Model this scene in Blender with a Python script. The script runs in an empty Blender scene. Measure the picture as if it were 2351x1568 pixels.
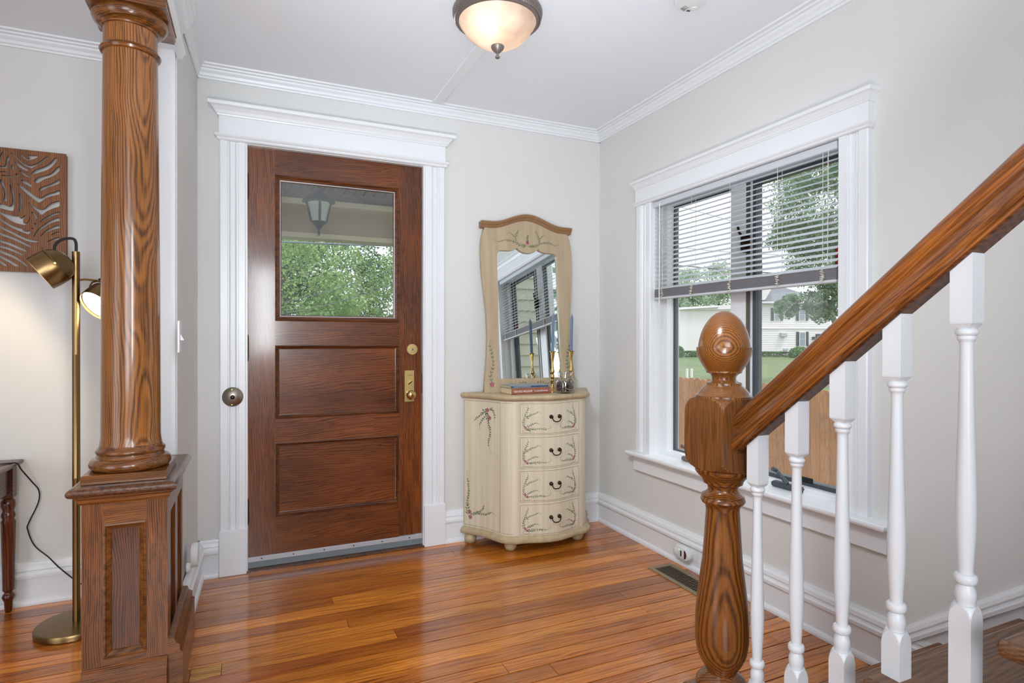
import bpy, bmesh, math, random
from mathutils import Vector, Matrix
from math import sin, cos, pi, radians, sqrt, atan2

random.seed(7)
S = bpy.context.scene
COL = S.collection

# ------------------------------------------------------------------ camera
FPX, YAW, PIT, ROL = 1336.382, .4205, -.0039, -.0012
CAMZ = 1.165
f0 = Vector((sin(YAW), cos(YAW), 0)); r0 = Vector((cos(YAW), -sin(YAW), 0)); up0 = Vector((0, 0, 1))
FW = cos(PIT)*f0 + sin(PIT)*up0; UU = -sin(PIT)*f0 + cos(PIT)*up0
RR = r0*cos(ROL) - UU*sin(ROL); UU = r0*sin(ROL) + UU*cos(ROL)
cd = bpy.data.cameras.new('camera'); cam = bpy.data.objects.new('camera', cd); COL.objects.link(cam)
cd.sensor_fit = 'HORIZONTAL'; cd.sensor_width = 36; cd.lens = FPX/2351*36; cd.clip_start = .02; cd.clip_end = 400
cam.matrix_world = Matrix(((RR.x, UU.x, -FW.x, 0), (RR.y, UU.y, -FW.y, 0), (RR.z, UU.z, -FW.z, CAMZ), (0, 0, 0, 1)))
S.camera = cam

# ------------------------------------------------------------------ world, lights, exposure
S.view_settings.view_transform = 'Standard'; S.view_settings.look = 'None'
S.view_settings.exposure = 0.0; S.view_settings.gamma = 1.0; S.view_settings.use_curve_mapping = False
wd = bpy.data.worlds.new('overcast_sky'); S.world = wd; wd.use_nodes = True
nt = wd.node_tree; nt.nodes.clear()
wo = nt.nodes.new('ShaderNodeOutputWorld'); bg = nt.nodes.new('ShaderNodeBackground')
nt.links.new(bg.outputs[0], wo.inputs[0])
bg.inputs[0].default_value = (.90, .95, 1.0, 1); bg.inputs[1].default_value = 1.6

def add_light(name, kind, loc, energy, color=(1, 1, 1), size=.1, size_y=None, target=None, **kw):
    l = bpy.data.lights.new(name, kind); l.energy = energy; l.color = color
    if kind == 'AREA':
        l.size = size
        if size_y: l.shape = 'RECTANGLE'; l.size_y = size_y
    elif kind == 'SUN': l.angle = size
    else: l.shadow_soft_size = size
    for k, v in kw.items(): setattr(l, k, v)
    o = bpy.data.objects.new(name, l); COL.objects.link(o); o.location = loc
    if target is not None:
        o.rotation_euler = (Vector(target)-Vector(loc)).to_track_quat('-Z', 'Y').to_euler()
    return o
add_light('hazy_sun', 'SUN', (20, -10, 30), 2.0, (1, .97, .92), size=radians(12), target=(14, 4, 0))
add_light('rear_room_window', 'AREA', (-.6, -2.1, 1.5), 76, (.87, .935, 1), 1.5, 1.6, target=(.5, 2, 1.3))
add_light('camera_flash', 'POINT', (.02, -.06, 1.02), 1.2, (.97, .99, 1), .04)
add_light('ceiling_fill', 'AREA', (.05, .05, .75), 13, (.84, .92, 1), .4, .4, target=(.85, 1.75, 2.6), spread=radians(75))  # added fill lamp, brightens the ceiling, stands for no real source
add_light('door_fill', 'AREA', (.12, .3, 1.45), 4.2, (.90, .955, 1), .18, .8, target=(.25, 3.2, 1.3), spread=radians(75))  # unseen fill added to light the door wall, with sheen on the stile
add_light('wall_fill', 'AREA', (-.1, .7, 2.3), 5.6, (.90, .955, 1), .4, .4, target=(2.05, 2.45, .55), spread=radians(70))  # invented fill lamp for the right wall and far corner
add_light('left_wide_window', 'AREA', (-3.1, .2, 1.2), 52, (.84, .92, 1), 2.4, 2.0, target=(2, 2.0, 1.6))
add_light('left_ceiling_fill', 'AREA', (-1.8, 1.0, .5), 2.5, (.84, .92, 1), 1.2, 1.2, target=(-1.4, 1.8, 2.6), spread=radians(120))  # upward lamp added as fill for the left room ceiling

# ------------------------------------------------------------------ helpers
def lin(c):
    return tuple((v/255/12.92 if v/255 <= .04045 else ((v/255+.055)/1.055)**2.4) for v in c)
def rgba(c): return (*lin(c), 1)

class M:
    def __init__(s): s.v = []; s.f = []; s.sm = []
    def add(s, vs, fs, smooth=False):
        b = len(s.v); s.v += [tuple(v) for v in vs]
        for f in fs: s.f.append([i+b for i in f]); s.sm.append(smooth)
        return s
    def box(s, x0, x1, y0, y1, z0, z1):
        vs = [(x, y, z) for z in (z0, z1) for y in (y0, y1) for x in (x0, x1)]
        return s.add(vs, [(0, 2, 3, 1), (4, 5, 7, 6), (0, 1, 5, 4), (2, 6, 7, 3), (0, 4, 6, 2), (1, 3, 7, 5)])
    def bbox(s, x0, x1, y0, y1, z0, z1, b=.004):          # bevelled box
        L = [(z0, b), (z0+b, 0), (z1-b, 0), (z1, b)]
        return s.loft([[(x0+i, y0+i, z), (x1-i, y0+i, z), (x1-i, y1-i, z), (x0+i, y1-i, z)] for z, i in L])
    def loft(s, rings, caps=True, smooth=False, closed=True):
        n = len(rings[0]); b = len(s.v)
        for r in rings: s.v += [tuple(p) for p in r]
        for k in range(len(rings)-1):
            for i in range(n if closed else n-1):
                j = (i+1) % n
                s.f.append([b+k*n+i, b+k*n+j, b+(k+1)*n+j, b+(k+1)*n+i]); s.sm.append(smooth)
        if caps and closed:
            s.f.append([b+i for i in reversed(range(n))]); s.sm.append(False)
            s.f.append([b+(len(rings)-1)*n+i for i in range(n)]); s.sm.append(False)
        return s
    def lathe(s, prof, c=(0, 0), n=32, axis=None, smooth=True):
        # prof: (r, z); axis: matrix applied to local points
        rings = []
        for r, z in prof:
            ring = []
            for i in range(n):
                a = 2*pi*i/n
                p = Vector((c[0]+r*cos(a), c[1]+r*sin(a), z))
                ring.append(axis @ p if axis else p)
            rings.append(ring)
        return s.loft(rings, True, smooth)
    def tube(s, pts, r, n=8, smooth=True):
        pts = [Vector(p) for p in pts]; rings = []
        rs = r if isinstance(r, (list, tuple)) else [r]*len(pts)
        prev = None
        for i, p in enumerate(pts):
            t = (pts[min(i+1, len(pts)-1)]-pts[max(i-1, 0)]).normalized()
            if prev is None:
                a = t.orthogonal().normalized()
            else:
                a = (prev - t*prev.dot(t)).normalized()
            prev = a; b = t.cross(a)
            rings.append([p+(a*cos(2*pi*k/n)+b*sin(2*pi*k/n))*rs[i] for k in range(n)])
        return s.loft(rings, True, smooth)
    def sweep(s, prof, p0, p1, nrm):                      # prof: (out, z) open/closed polygon, along p0->p1, out along nrm
        p0 = Vector(p0); p1 = Vector(p1); nrm = Vector(nrm)
        R = [[p+nrm*o+Vector((0, 0, z)) for o, z in prof] for p in (p0, p1)]
        return s.loft(R, True)
    def xf(s, mat):
        s.v = [tuple(mat @ Vector(v)) for v in s.v]; return s

def smooth_obj(me, ang):
    try: me.set_sharp_from_angle(angle=radians(ang))
    except Exception: pass

def link(name, me, m, parent=None, origin=None):
    o = bpy.data.objects.new(name, me); COL.objects.link(o)
    if m: me.materials.append(m)
    if parent is not None: o.parent = parent
    return o

def world_of(o):
    l = Vector(o.location)
    while o.parent is not None:
        o = o.parent; l += Vector(o.location)
    return l

def build(name, mb, m, parent=None, loc=None, sharp=40):
    """one mesh object; vertices are world coordinates, moved into the parent's (or its own) frame"""
    org = world_of(parent) if parent is not None else Vector(loc or (0, 0, 0))
    me = bpy.data.meshes.new(name)
    me.from_pydata([tuple(Vector(v)-org) for v in mb.v], [], mb.f)
    me.polygons.foreach_set('use_smooth', mb.sm)
    me.update()
    if any(mb.sm): smooth_obj(me, sharp)
    o = link(name, me, m, parent)
    if parent is None: o.location = org
    return o

def thing(name, loc, label=None, cat=None, group=None, kind=None):
    o = bpy.data.objects.new(name, None); COL.objects.link(o); o.location = loc; o.empty_display_size = .1
    return tag(o, label, cat, group, kind)
def tag(o, label=None, cat=None, group=None, kind=None):
    if label: o['label'] = label
    if cat: o['category'] = cat
    if group: o['group'] = group
    if kind: o['kind'] = kind
    return o
def struct(name, mb, m, parent=None, label=None, **k):
    o = build(name, mb, m, parent, **k)
    if parent is None: tag(o, label, None, None, 'structure')
    return o
def many(name, mbs, m, parent=None):
    return [build(name, q, m, parent) for q in mbs]
def bars(*bs): return [M().box(*b) for b in bs]
def ring_frame(ax, a0, a1, b0, b1, d0, d1, w):
    """one-piece rectangular frame; ax is the axis of its thickness d0..d1"""
    R_ = []
    for i, d in ((0, d0), (w, d0), (w, d1), (0, d1), (0, d0)):
        q = [(a0+i, b0+i), (a1-i, b0+i), (a1-i, b1-i), (a0+i, b1-i)]
        R_.append([{'X': (d, a, b), 'Y': (a, d, b), 'Z': (a, b, d)}[ax] for a, b in q])
    mb = M(); n = 4
    for r in R_[:4]: mb.v += r
    for k in range(4):
        for i in range(4):
            j = (i+1) % 4; k2 = (k+1) % 4
            mb.f.append([k*4+i, k*4+j, k2*4+j, k2*4+i]); mb.sm.append(False)
    return mb
def copy_tree(o, parent=None):
    c = o.copy(); COL.objects.link(c); c.parent = parent
    for ch in list(o.children): copy_tree(ch, c)
    return c

def curve_plate(name, outer, holes, thick, m, parent, mat, bevel=0):
    """flat plate with holes; outline in local (x, y) metres, mapped by mat (4x4) to parent space"""
    cu = bpy.data.curves.new(name, 'CURVE'); cu.dimensions = '2D'; cu.fill_mode = 'BOTH'
    cu.extrude = thick/2; cu.bevel_depth = bevel; cu.bevel_resolution = 1
    for poly in [outer]+holes:
        sp = cu.splines.new('POLY'); sp.points.add(len(poly)-1); sp.use_cyclic_u = True
        for p, q in zip(sp.points, poly): p.co = (q[0], q[1], 0, 1)
    tmp = bpy.data.objects.new('tmp', cu)
    COL.objects.link(tmp)
    dg = bpy.context.evaluated_depsgraph_get()
    me = bpy.data.meshes.new_from_object(tmp.evaluated_get(dg), depsgraph=dg)
    bpy.data.objects.remove(tmp); bpy.data.curves.remove(cu)
    bm = bmesh.new(); bm.from_mesh(me); bmesh.ops.remove_doubles(bm, verts=bm.verts, dist=1e-5); bm.to_mesh(me); bm.free()
    me.transform(mat); me.name = name
    me.materials.clear()
    return link(name, me, m, parent)

def smooth_poly(pts, n=4, closed=True):
    out = []; N = len(pts)
    for i in range(N if closed else N-1):
        p = [Vector(pts[(i+k-1) % N] if closed else pts[max(0, min(N-1, i+k-1))]) for k in range(4)]
        for j in range(n):
            t = j/n
            out.append(.5*((2*p[1])+(p[2]-p[0])*t+(2*p[0]-5*p[1]+4*p[2]-p[3])*t*t+(3*p[1]-p[0]-3*p[2]+p[3])*t**3))
    if not closed: out.append(Vector(pts[-1]))
    return out

def text(name, body, size, m, parent, mat, extrude=.0002, sx=1.0, align='LEFT'):
    cu = bpy.data.curves.new(name, 'FONT'); cu.body = body; cu.size = size; cu.extrude = extrude; cu.align_x = align
    tmp = bpy.data.objects.new('tmp', cu); COL.objects.link(tmp)
    me = bpy.data.meshes.new_from_object(tmp.evaluated_get(bpy.context.evaluated_depsgraph_get()))
    bpy.data.objects.remove(tmp); bpy.data.curves.remove(cu)
    me.transform(mat @ Matrix.Diagonal((sx, 1, 1, 1))); me.name = name; me.materials.clear()
    return tag(link(name, me, m, parent), kind='stuff')

# ------------------------------------------------------------------ materials
def new_mat(name):
    m = bpy.data.materials.new(name); m.use_nodes = True
    nt = m.node_tree; p = nt.nodes['Principled BSDF']
    return m, nt, p
def N(nt, t, **kw):
    n = nt.nodes.new(t)
    for k, v in kw.items(): setattr(n, k, v)
    return n
def plain(name, c, rough=.5, metal=0., coat=0., var=.04, nscale=30, bump=0., bscale=200, coat_r=.1, aniso=None, spec=None):
    m, nt, p = new_mat(name)
    p.inputs['Roughness'].default_value = rough; p.inputs['Metallic'].default_value = metal
    p.inputs['Coat Weight'].default_value = coat; p.inputs['Coat Roughness'].default_value = coat_r
    if spec is not None: p.inputs['Specular IOR Level'].default_value = spec
    tc = N(nt, 'ShaderNodeTexCoord'); no = N(nt, 'ShaderNodeTexNoise'); no.inputs['Scale'].default_value = nscale
    no.inputs['Detail'].default_value = 3
    nt.links.new(tc.outputs['Object'], no.inputs['Vector'])
    mx = N(nt, 'ShaderNodeMix', data_type='RGBA'); l = lin(c)
    mx.inputs[6].default_value = (*[v*(1-var) for v in l], 1); mx.inputs[7].default_value = (*[min(1, v*(1+var)) for v in l], 1)
    nt.links.new(no.outputs['Fac'], mx.inputs[0]); nt.links.new(mx.outputs[2], p.inputs['Base Color'])
    if bump:
        n2 = N(nt, 'ShaderNodeTexNoise'); n2.inputs['Scale'].default_value = bscale
        nt.links.new(tc.outputs['Object'], n2.inputs['Vector'])
        b = N(nt, 'ShaderNodeBump'); b.inputs['Strength'].default_value = bump; b.inputs['Distance'].default_value = .002
        nt.links.new(n2.outputs['Fac'], b.inputs['Height']); nt.links.new(b.outputs[0], p.inputs['Normal'])
    return m
def emit(name, c, s):
    m, nt, p = new_mat(name)
    p.inputs['Base Color'].default_value = rgba(c); p.inputs['Emission Color'].default_value = rgba(c)
    p.inputs['Emission Strength'].default_value = s
    return m

def warm(c): return (c[0], c[1]*.965, c[2]*.80)
def wood(name, dark, mid, light, axis='Z', rings=45, dist=2.2, rough=.3, coat=.5, coat_r=.12, off=(.06, .04), tilt=(.05, .04),
         rnd=False, fib=.35, tone=None, lo=.2, hi=.72, tone_var=.25, mixw=.5, streak=70):
    dark, mid, light = warm(dark), warm(mid), warm(light)
    m, nt, p = new_mat(name); L = nt.links.new
    tc = N(nt, 'ShaderNodeTexCoord'); vec = tc.outputs['Object']
    oi = N(nt, 'ShaderNodeObjectInfo')
    if rnd:
        mul = N(nt, 'ShaderNodeVectorMath', operation='SCALE'); mul.inputs[0].default_value = (7.3, 3.1, 5.7)
        L(oi.outputs['Random'], mul.inputs['Scale'])
        ad = N(nt, 'ShaderNodeVectorMath', operation='ADD'); L(vec, ad.inputs[0]); L(mul.outputs[0], ad.inputs[1]); vec = ad.outputs[0]
    sp = N(nt, 'ShaderNodeSeparateXYZ'); L(vec, sp.inputs[0])
    cb = N(nt, 'ShaderNodeCombineXYZ')
    order = {'X': (1, 2, 0), 'Y': (0, 2, 1), 'Z': (0, 1, 2)}[axis]
    for i, k in enumerate(order): L(sp.outputs[k], cb.inputs[i])
    v = cb.outputs[0]
    # low-frequency warp
    ms = N(nt, 'ShaderNodeMapping'); ms.inputs['Scale'].default_value = (3, 3, .9); L(v, ms.inputs[0])
    n1 = N(nt, 'ShaderNodeTexNoise'); n1.inputs['Scale'].default_value = 2.2; n1.inputs['Detail'].default_value = 2; L(ms.outputs[0], n1.inputs['Vector'])
    sb = N(nt, 'ShaderNodeVectorMath', operation='SUBTRACT'); L(n1.outputs['Color'], sb.inputs[0]); sb.inputs[1].default_value = (.5, .5, .5)
    sc = N(nt, 'ShaderNodeVectorMath', operation='SCALE'); L(sb.outputs[0], sc.inputs[0]); sc.inputs['Scale'].default_value = .028*dist
    ad2 = N(nt, 'ShaderNodeVectorMath', operation='ADD'); L(v, ad2.inputs[0]); L(sc.outputs[0], ad2.inputs[1])
    mp = N(nt, 'ShaderNodeMapping'); mp.inputs['Location'].default_value = (off[0], off[1], 0); mp.inputs['Rotation'].default_value = (tilt[0], tilt[1], 0)
    L(ad2.outputs[0], mp.inputs[0])
    wv = N(nt, 'ShaderNodeTexWave', wave_type='RINGS', rings_direction='Z', wave_profile='SIN')
    wv.inputs['Scale'].default_value = rings; wv.inputs['Distortion'].default_value = .5; wv.inputs['Detail'].default_value = 2
    wv.inputs['Detail Scale'].default_value = 1.5
    L(mp.outputs[0], wv.inputs['Vector'])
    r = N(nt, 'ShaderNodeValToRGB'); e = r.color_ramp.elements
    e[0].position = lo; e[0].color = rgba(dark); e[1].position = hi; e[1].color = rgba(light)
    k = e.new(lo+(hi-lo)*.42); k.color = rgba(mid)
    mst = N(nt, 'ShaderNodeMapping'); mst.inputs['Scale'].default_value = (streak, streak, streak*.022); L(mp.outputs[0], mst.inputs[0])
    ns = N(nt, 'ShaderNodeTexNoise'); ns.inputs['Scale'].default_value = 1; ns.inputs['Detail'].default_value = 4; ns.inputs['Roughness'].default_value = .6; L(mst.outputs[0], ns.inputs['Vector'])
    rs_ = N(nt, 'ShaderNodeMapRange'); rs_.inputs[1].default_value = .3; rs_.inputs[2].default_value = .7; L(ns.outputs['Fac'], rs_.inputs[0])
    gm = N(nt, 'ShaderNodeMix', data_type='FLOAT'); gm.inputs[0].default_value = mixw; L(rs_.outputs[0], gm.inputs[2]); L(wv.outputs['Fac'], gm.inputs[3])
    L(gm.outputs[0], r.inputs[0])
    # fine fibres
    mf = N(nt, 'ShaderNodeMapping'); mf.inputs['Scale'].default_value = (420, 420, 9); L(v, mf.inputs[0])
    nf = N(nt, 'ShaderNodeTexNoise'); nf.inputs['Scale'].default_value = 1; nf.inputs['Detail'].default_value = 2; L(mf.outputs[0], nf.inputs['Vector'])
    mr = N(nt, 'ShaderNodeMapRange'); mr.inputs[1].default_value = .3; mr.inputs[2].default_value = .7
    mr.inputs[3].default_value = 1-fib; mr.inputs[4].default_value = 1+fib*.35; L(nf.outputs['Fac'], mr.inputs[0])
    # broad tone
    nb = N(nt, 'ShaderNodeTexNoise'); nb.inputs['Scale'].default_value = 1.7; nb.inputs['Detail'].default_value = 2; L(ms.outputs[0], nb.inputs['Vector'])
    mb = N(nt, 'ShaderNodeMapRange'); mb.inputs[1].default_value = .3; mb.inputs[2].default_value = .7
    mb.inputs[3].default_value = 1-tone_var; mb.inputs[4].default_value = 1+tone_var*.6; L(nb.outputs['Fac'], mb.inputs[0])
    mm = N(nt, 'ShaderNodeMath', operation='MULTIPLY'); L(mr.outputs[0], mm.inputs[0]); L(mb.outputs[0], mm.inputs[1])
    vm = N(nt, 'ShaderNodeVectorMath', operation='SCALE'); L(r.outputs[0], vm.inputs[0]); L(mm.outputs[0], vm.inputs['Scale'])
    out = vm.outputs[0]
    if tone:                                              # per-object stain tone
        rr = N(nt, 'ShaderNodeValToRGB'); ee = rr.color_ramp.elements
        ee[0].color = (*tone[0], 1); ee[1].color = (*tone[-1], 1)
        for i, c in enumerate(tone[1:-1]):
            q = ee.new((i+1)/(len(tone)-1)); q.color = (*c, 1)
        L(oi.outputs['Random'], rr.inputs[0])
        t = N(nt, 'ShaderNodeVectorMath', operation='MULTIPLY'); L(out, t.inputs[0]); L(rr.outputs[0], t.inputs[1]); out = t.outputs[0]
    L(out, p.inputs['Base Color'])
    p.inputs['Roughness'].default_value = rough; p.inputs['Coat Weight'].default_value = coat; p.inputs['Coat Roughness'].default_value = coat_r
    p.inputs['Specular IOR Level'].default_value = .35
    b = N(nt, 'ShaderNodeBump'); b.inputs['Strength'].default_value = .12; b.inputs['Distance'].default_value = .001
    L(nf.outputs['Fac'], b.inputs['Height']); L(b.outputs[0], p.inputs['Normal'])
    return m

def glass(name, tint=(1, 1, 1), refl=1.0, veil=0.0):
    """thin pane: straight transmission plus fresnel reflection"""
    m, nt, p = new_mat(name); nt.nodes.remove(p); L = nt.links.new
    out = nt.nodes['Material Output']
    tr = N(nt, 'ShaderNodeBsdfTransparent'); tr.inputs[0].default_value = (*tint, 1)
    gl = N(nt, 'ShaderNodeBsdfGlossy'); gl.inputs['Roughness'].default_value = .01
    lw = N(nt, 'ShaderNodeLayerWeight'); lw.inputs[0].default_value = .5
    pw_ = N(nt, 'ShaderNodeMath', operation='POWER'); L(lw.outputs['Facing'], pw_.inputs[0]); pw_.inputs[1].default_value = 5
    mu = N(nt, 'ShaderNodeMath', operation='MULTIPLY_ADD'); L(pw_.outputs[0], mu.inputs[0]); mu.inputs[1].default_value = .9*refl; mu.inputs[2].default_value = .04*refl
    mx = N(nt, 'ShaderNodeMixShader'); L(mu.outputs[0], mx.inputs[0]); L(tr.outputs[0], mx.inputs[1]); L(gl.outputs[0], mx.inputs[2])
    res = mx.outputs[0]
    if veil:
        df = N(nt, 'ShaderNodeBsdfDiffuse'); df.inputs[0].default_value = (.9, .9, .9, 1)  # white diffuse mix, haze painted into the pane
        no = N(nt, 'ShaderNodeTexNoise'); no.inputs['Scale'].default_value = 6
        tc = N(nt, 'ShaderNodeTexCoord'); L(tc.outputs['Object'], no.inputs['Vector'])
        m2 = N(nt, 'ShaderNodeMath', operation='MULTIPLY'); m2.inputs[1].default_value = veil; L(no.outputs['Fac'], m2.inputs[0])
        mx2 = N(nt, 'ShaderNodeMixShader'); L(m2.outputs[0], mx2.inputs[0]); L(res, mx2.inputs[1]); L(df.outputs[0], mx2.inputs[2]); res = mx2.outputs[0]
    L(res, out.inputs[0])
    return m

def leafy(name, c1, c2, c3, scale=.9, transl=.35):
    m, nt, p = new_mat(name); L = nt.links.new
    tc = N(nt, 'ShaderNodeTexCoord'); no = N(nt, 'ShaderNodeTexNoise'); no.inputs['Scale'].default_value = scale; no.inputs['Detail'].default_value = 6
    no.inputs['Roughness'].default_value = .75
    L(tc.outputs['Object'], no.inputs['Vector'])
    r = N(nt, 'ShaderNodeValToRGB'); e = r.color_ramp.elements
    e[0].position = .32; e[0].color = rgba(c1); e[1].position = .68; e[1].color = rgba(c3); k = e.new(.5); k.color = rgba(c2)
    L(no.outputs['Fac'], r.inputs[0]); L(r.outputs[0], p.inputs['Base Color'])
    p.inputs['Roughness'].default_value = .6
    tl = N(nt, 'ShaderNodeBsdfTranslucent'); L(r.outputs[0], tl.inputs[0])
    mx = N(nt, 'ShaderNodeMixShader'); mx.inputs[0].default_value = transl
    L(p.outputs[0], mx.inputs[1]); L(tl.outputs[0], mx.inputs[2]); L(mx.outputs[0], nt.nodes['Material Output'].inputs[0])
    return m

MT = {}
MT['wall'] = plain('warm_white_wall_paint', (219, 218, 215), .75, var=.012, nscale=6, bump=.06, bscale=350)
MT['ceil'] = plain('flat_ceiling_paint', (236, 239, 244), .85, var=.01, nscale=5, bump=.04)
MT['trim'] = plain('gloss_white_trim', (233, 235, 238), .32, var=.01, nscale=8, bump=.03, bscale=60)
MT['balpaint'] = plain('white_baluster_paint', (224, 226, 229), .35, var=.02, nscale=40, bump=.1, bscale=90)
MT['oak'] = wood('oak_column', (92, 56, 26), (138, 87, 42), (162, 106, 55), axis='Z', rings=95, dist=1.4, off=(.06, -.12), tilt=(.022, .018), rough=.3, coat=.5, mixw=.48, streak=150, tone_var=.15)
MT['oakd'] = wood('oak_turned_mouldings', (72, 42, 20), (112, 68, 34), (140, 88, 46), axis='X', rings=60, dist=2, off=(.1, .1), rough=.28, coat=.5, mixw=.3)
MT['oak_z'] = wood('oak_stile', (78, 44, 20), (118, 70, 34), (142, 86, 44), axis='Z', rings=60, dist=2.2, off=(.03, .07), tilt=(.05, .04), rough=.35, coat=.3, rnd=True, mixw=.45, streak=120)
MT['oak_x'] = wood('oak_rail_board', (78, 44, 20), (122, 74, 36), (150, 92, 48), axis='X', rings=70, dist=2.2, off=(.03, .07), tilt=(.04, .04), rough=.35, coat=.3, rnd=True, mixw=.5, streak=120)
MT['oak_p'] = wood('dark_oak_panel', (54, 28, 15), (90, 48, 25), (116, 64, 34), axis='Z', rings=44, dist=3, off=(.02, .05), tilt=(.08, .05), rough=.33, coat=.35, rnd=True, mixw=.55, streak=90)
MT['cap'] = wood('dark_walnut_cap', (62, 36, 26), (92, 56, 40), (114, 74, 54), axis='Y', rings=30, dist=2, off=(.1, .1), rough=.3, coat=.4, mixw=.2, streak=110)
DOOR = ((76, 38, 18), (104, 54, 25), (130, 73, 35))
MT['door_z'] = wood('door_stile_wood', *DOOR, axis='Z', rings=40, dist=3.0, off=(.03, .09), tilt=(.06, .04), rough=.36, coat=.45, coat_r=.14, rnd=True, mixw=.38, streak=120, fib=.25, tone_var=.4)
MT['door_x'] = wood('door_rail_wood', *DOOR, axis='X', rings=36, dist=3.0, off=(.02, .07), tilt=(.05, .04), rough=.36, coat=.35, coat_r=.14, rnd=True, mixw=.4, streak=150, fib=.25, tone_var=.4)
MT['door_p'] = wood('door_panel_wood', (84, 42, 20), (108, 57, 27), (124, 68, 33), axis='X', rings=30, dist=3.4, off=(.01, .06), tilt=(.06, .04), rough=.34, coat=.35, coat_r=.14, rnd=True, mixw=.4, streak=140, tone_var=.5, fib=.25)
MT['door_m'] = wood('door_moulding_wood', (62, 32, 16), (90, 48, 24), (112, 62, 31), axis='X', rings=20, dist=2, off=(.1, .1), rough=.33, coat=.4, mixw=.1, fib=.2)
MT['newel'] = wood('newel_oak', (90, 52, 22), (122, 73, 32), (142, 88, 42), axis='Z', rings=52, dist=1.2, off=(-.055, -.06), tilt=(.02, -.02), rough=.27, coat=.5, mixw=.62, streak=140, tone_var=.15, fib=.25)
MT['newel_y'] = wood('newel_finial_oak', (96, 58, 27), (124, 78, 37), (142, 92, 47), axis='Z', rings=135, dist=.3, off=(-.055, -.058), tilt=(.02, -.02), rough=.25, coat=.5, mixw=.8, streak=160, tone_var=.12, fib=.2)
MT['newel_box'] = wood('newel_block_oak', (100, 60, 31), (122, 77, 42), (136, 88, 50), axis='Z', rings=60, dist=1.5, off=(.6, .5), rough=.42, coat=.2, fib=.35, mixw=.15, streak=190, tone_var=.15)
MT['rail'] = wood('handrail_wood', (98, 55, 26), (128, 75, 35), (152, 92, 44), axis='Y', rings=26, dist=2.5, off=(.3, .2), rough=.3, coat=.5, fib=.45, tone_var=.35, mixw=.1, streak=160)
MT['tread'] = wood('stair_tread_wood', (100, 66, 50), (122, 84, 64), (138, 98, 76), axis='X', rings=50, dist=2.0, off=(.02, .09), tilt=(.04, .04), rough=.4, coat=.15, rnd=True, mixw=.45, streak=90)
MT['riser'] = plain('dark_riser', (70, 44, 32), .5)
MT['plank'] = wood('pine_floor_plank', (172, 108, 50), (214, 146, 72), (232, 168, 90), axis='X', rings=24, dist=2.4, off=(.02, .05), tilt=(.03, .03),
                   rough=.28, coat=.8, coat_r=.11, rnd=True, fib=.3, tone_var=.3, mixw=.3, streak=60,
                   tone=[(.56, .35, .19), (.98, .76, .46), (.66, .44, .25), (1.06, .86, .55), (.78, .54, .30), (1.14, .93, .62), (.68, .46, .27), (.98, .74, .45)])
MT['pale_plank'] = wood('pale_patch_wood', (150, 100, 55), (205, 150, 92), (226, 176, 116), axis='X', rings=30, dist=4, off=(.01, .02), tilt=(.1, .08), rough=.5, coat=.2)
MT['subfloor'] = plain('dark_subfloor', (16, 9, 6), .95, spec=.1)
MT['brass'] = plain('polished_brass', (196, 160, 100), .2, 1., var=.06)
MT['satin_brass'] = plain('satin_brass', (206, 182, 122), .42, 1., var=.04)
MT['lamp_brass'] = plain('antique_brass', (142, 116, 78), .3, 1., var=.12, nscale=12)
MT['nickel'] = plain('worn_nickel', (150, 142, 130), .35, 1., var=.2, nscale=25)
MT['bronze'] = plain('dark_bronze', (62, 46, 36), .35, .9, var=.15)
MT['pewter'] = plain('brushed_pewter', (128, 118, 112), .42, .55, var=.1)
MT['alum'] = plain('painted_aluminium', (190, 192, 196), .45, .3, var=.06)
MT['sweep'] = plain('grey_vinyl_sweep', (120, 128, 134), .5)
MT['black'] = plain('black_rubber', (24, 24, 26), .5)
MT['dark_frame'] = plain('dark_slate_sash', (66, 72, 80), .45)
MT['brown_frame'] = plain('dark_bronze_sash', (92, 84, 76), .5)
MT['light_strip'] = plain('pale_vinyl', (214, 222, 232), .4)
MT['glass'] = glass('hazed_pane', (.985, .985, .985), 1.0, veil=.08)
MT['door_glass'] = glass('door_pane', (.97, .985, .98), 1.3, veil=.05)
MT['mirror'] = plain('silvered_mirror', (226, 232, 232), .01, 1., var=0)
MT['cream'] = plain('cream_painted_wood', (208, 193, 164), .45, var=.09, nscale=9, bump=.05, coat=.15)
def streaky(name, a, b):
    m, nt, p = new_mat(name); L = nt.links.new
    tc = N(nt, 'ShaderNodeTexCoord'); mp = N(nt, 'ShaderNodeMapping'); mp.inputs['Scale'].default_value = (40, 40, 1.5)
    L(tc.outputs['Object'], mp.inputs[0]); no = N(nt, 'ShaderNodeTexNoise'); no.inputs['Scale'].default_value = 1; no.inputs['Detail'].default_value = 4
    L(mp.outputs[0], no.inputs['Vector'])
    mx = N(nt, 'ShaderNodeMix', data_type='RGBA'); mx.inputs[6].default_value = rgba(a); mx.inputs[7].default_value = rgba(b)
    L(no.outputs['Fac'], mx.inputs[0]); L(mx.outputs[2], p.inputs['Base Color']); p.inputs['Roughness'].default_value = .45
    p.inputs['Coat Weight'].default_value = .15
    return m
MT['cream'] = streaky('cream_streaked_wood', (192, 178, 152), (226, 215, 192))
MT['cream_dark'] = streaky('antiqued_cream_edge', (160, 138, 104), (196, 176, 142))
MT['mframe'] = streaky('mirror_frame_wood', (160, 140, 112), (194, 174, 144))
MT['mcap'] = streaky('mirror_crest_wood', (128, 92, 58), (152, 114, 76))
MT['line_brown'] = plain('painted_line_brown', (134, 96, 66), .5)
MT['leaf_paint'] = plain('painted_leaf_green', (100, 108, 72), .5, var=.3, nscale=60)
MT['pink_paint'] = plain('painted_flower_pink', (166, 88, 104), .5, var=.25, nscale=120)
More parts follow.
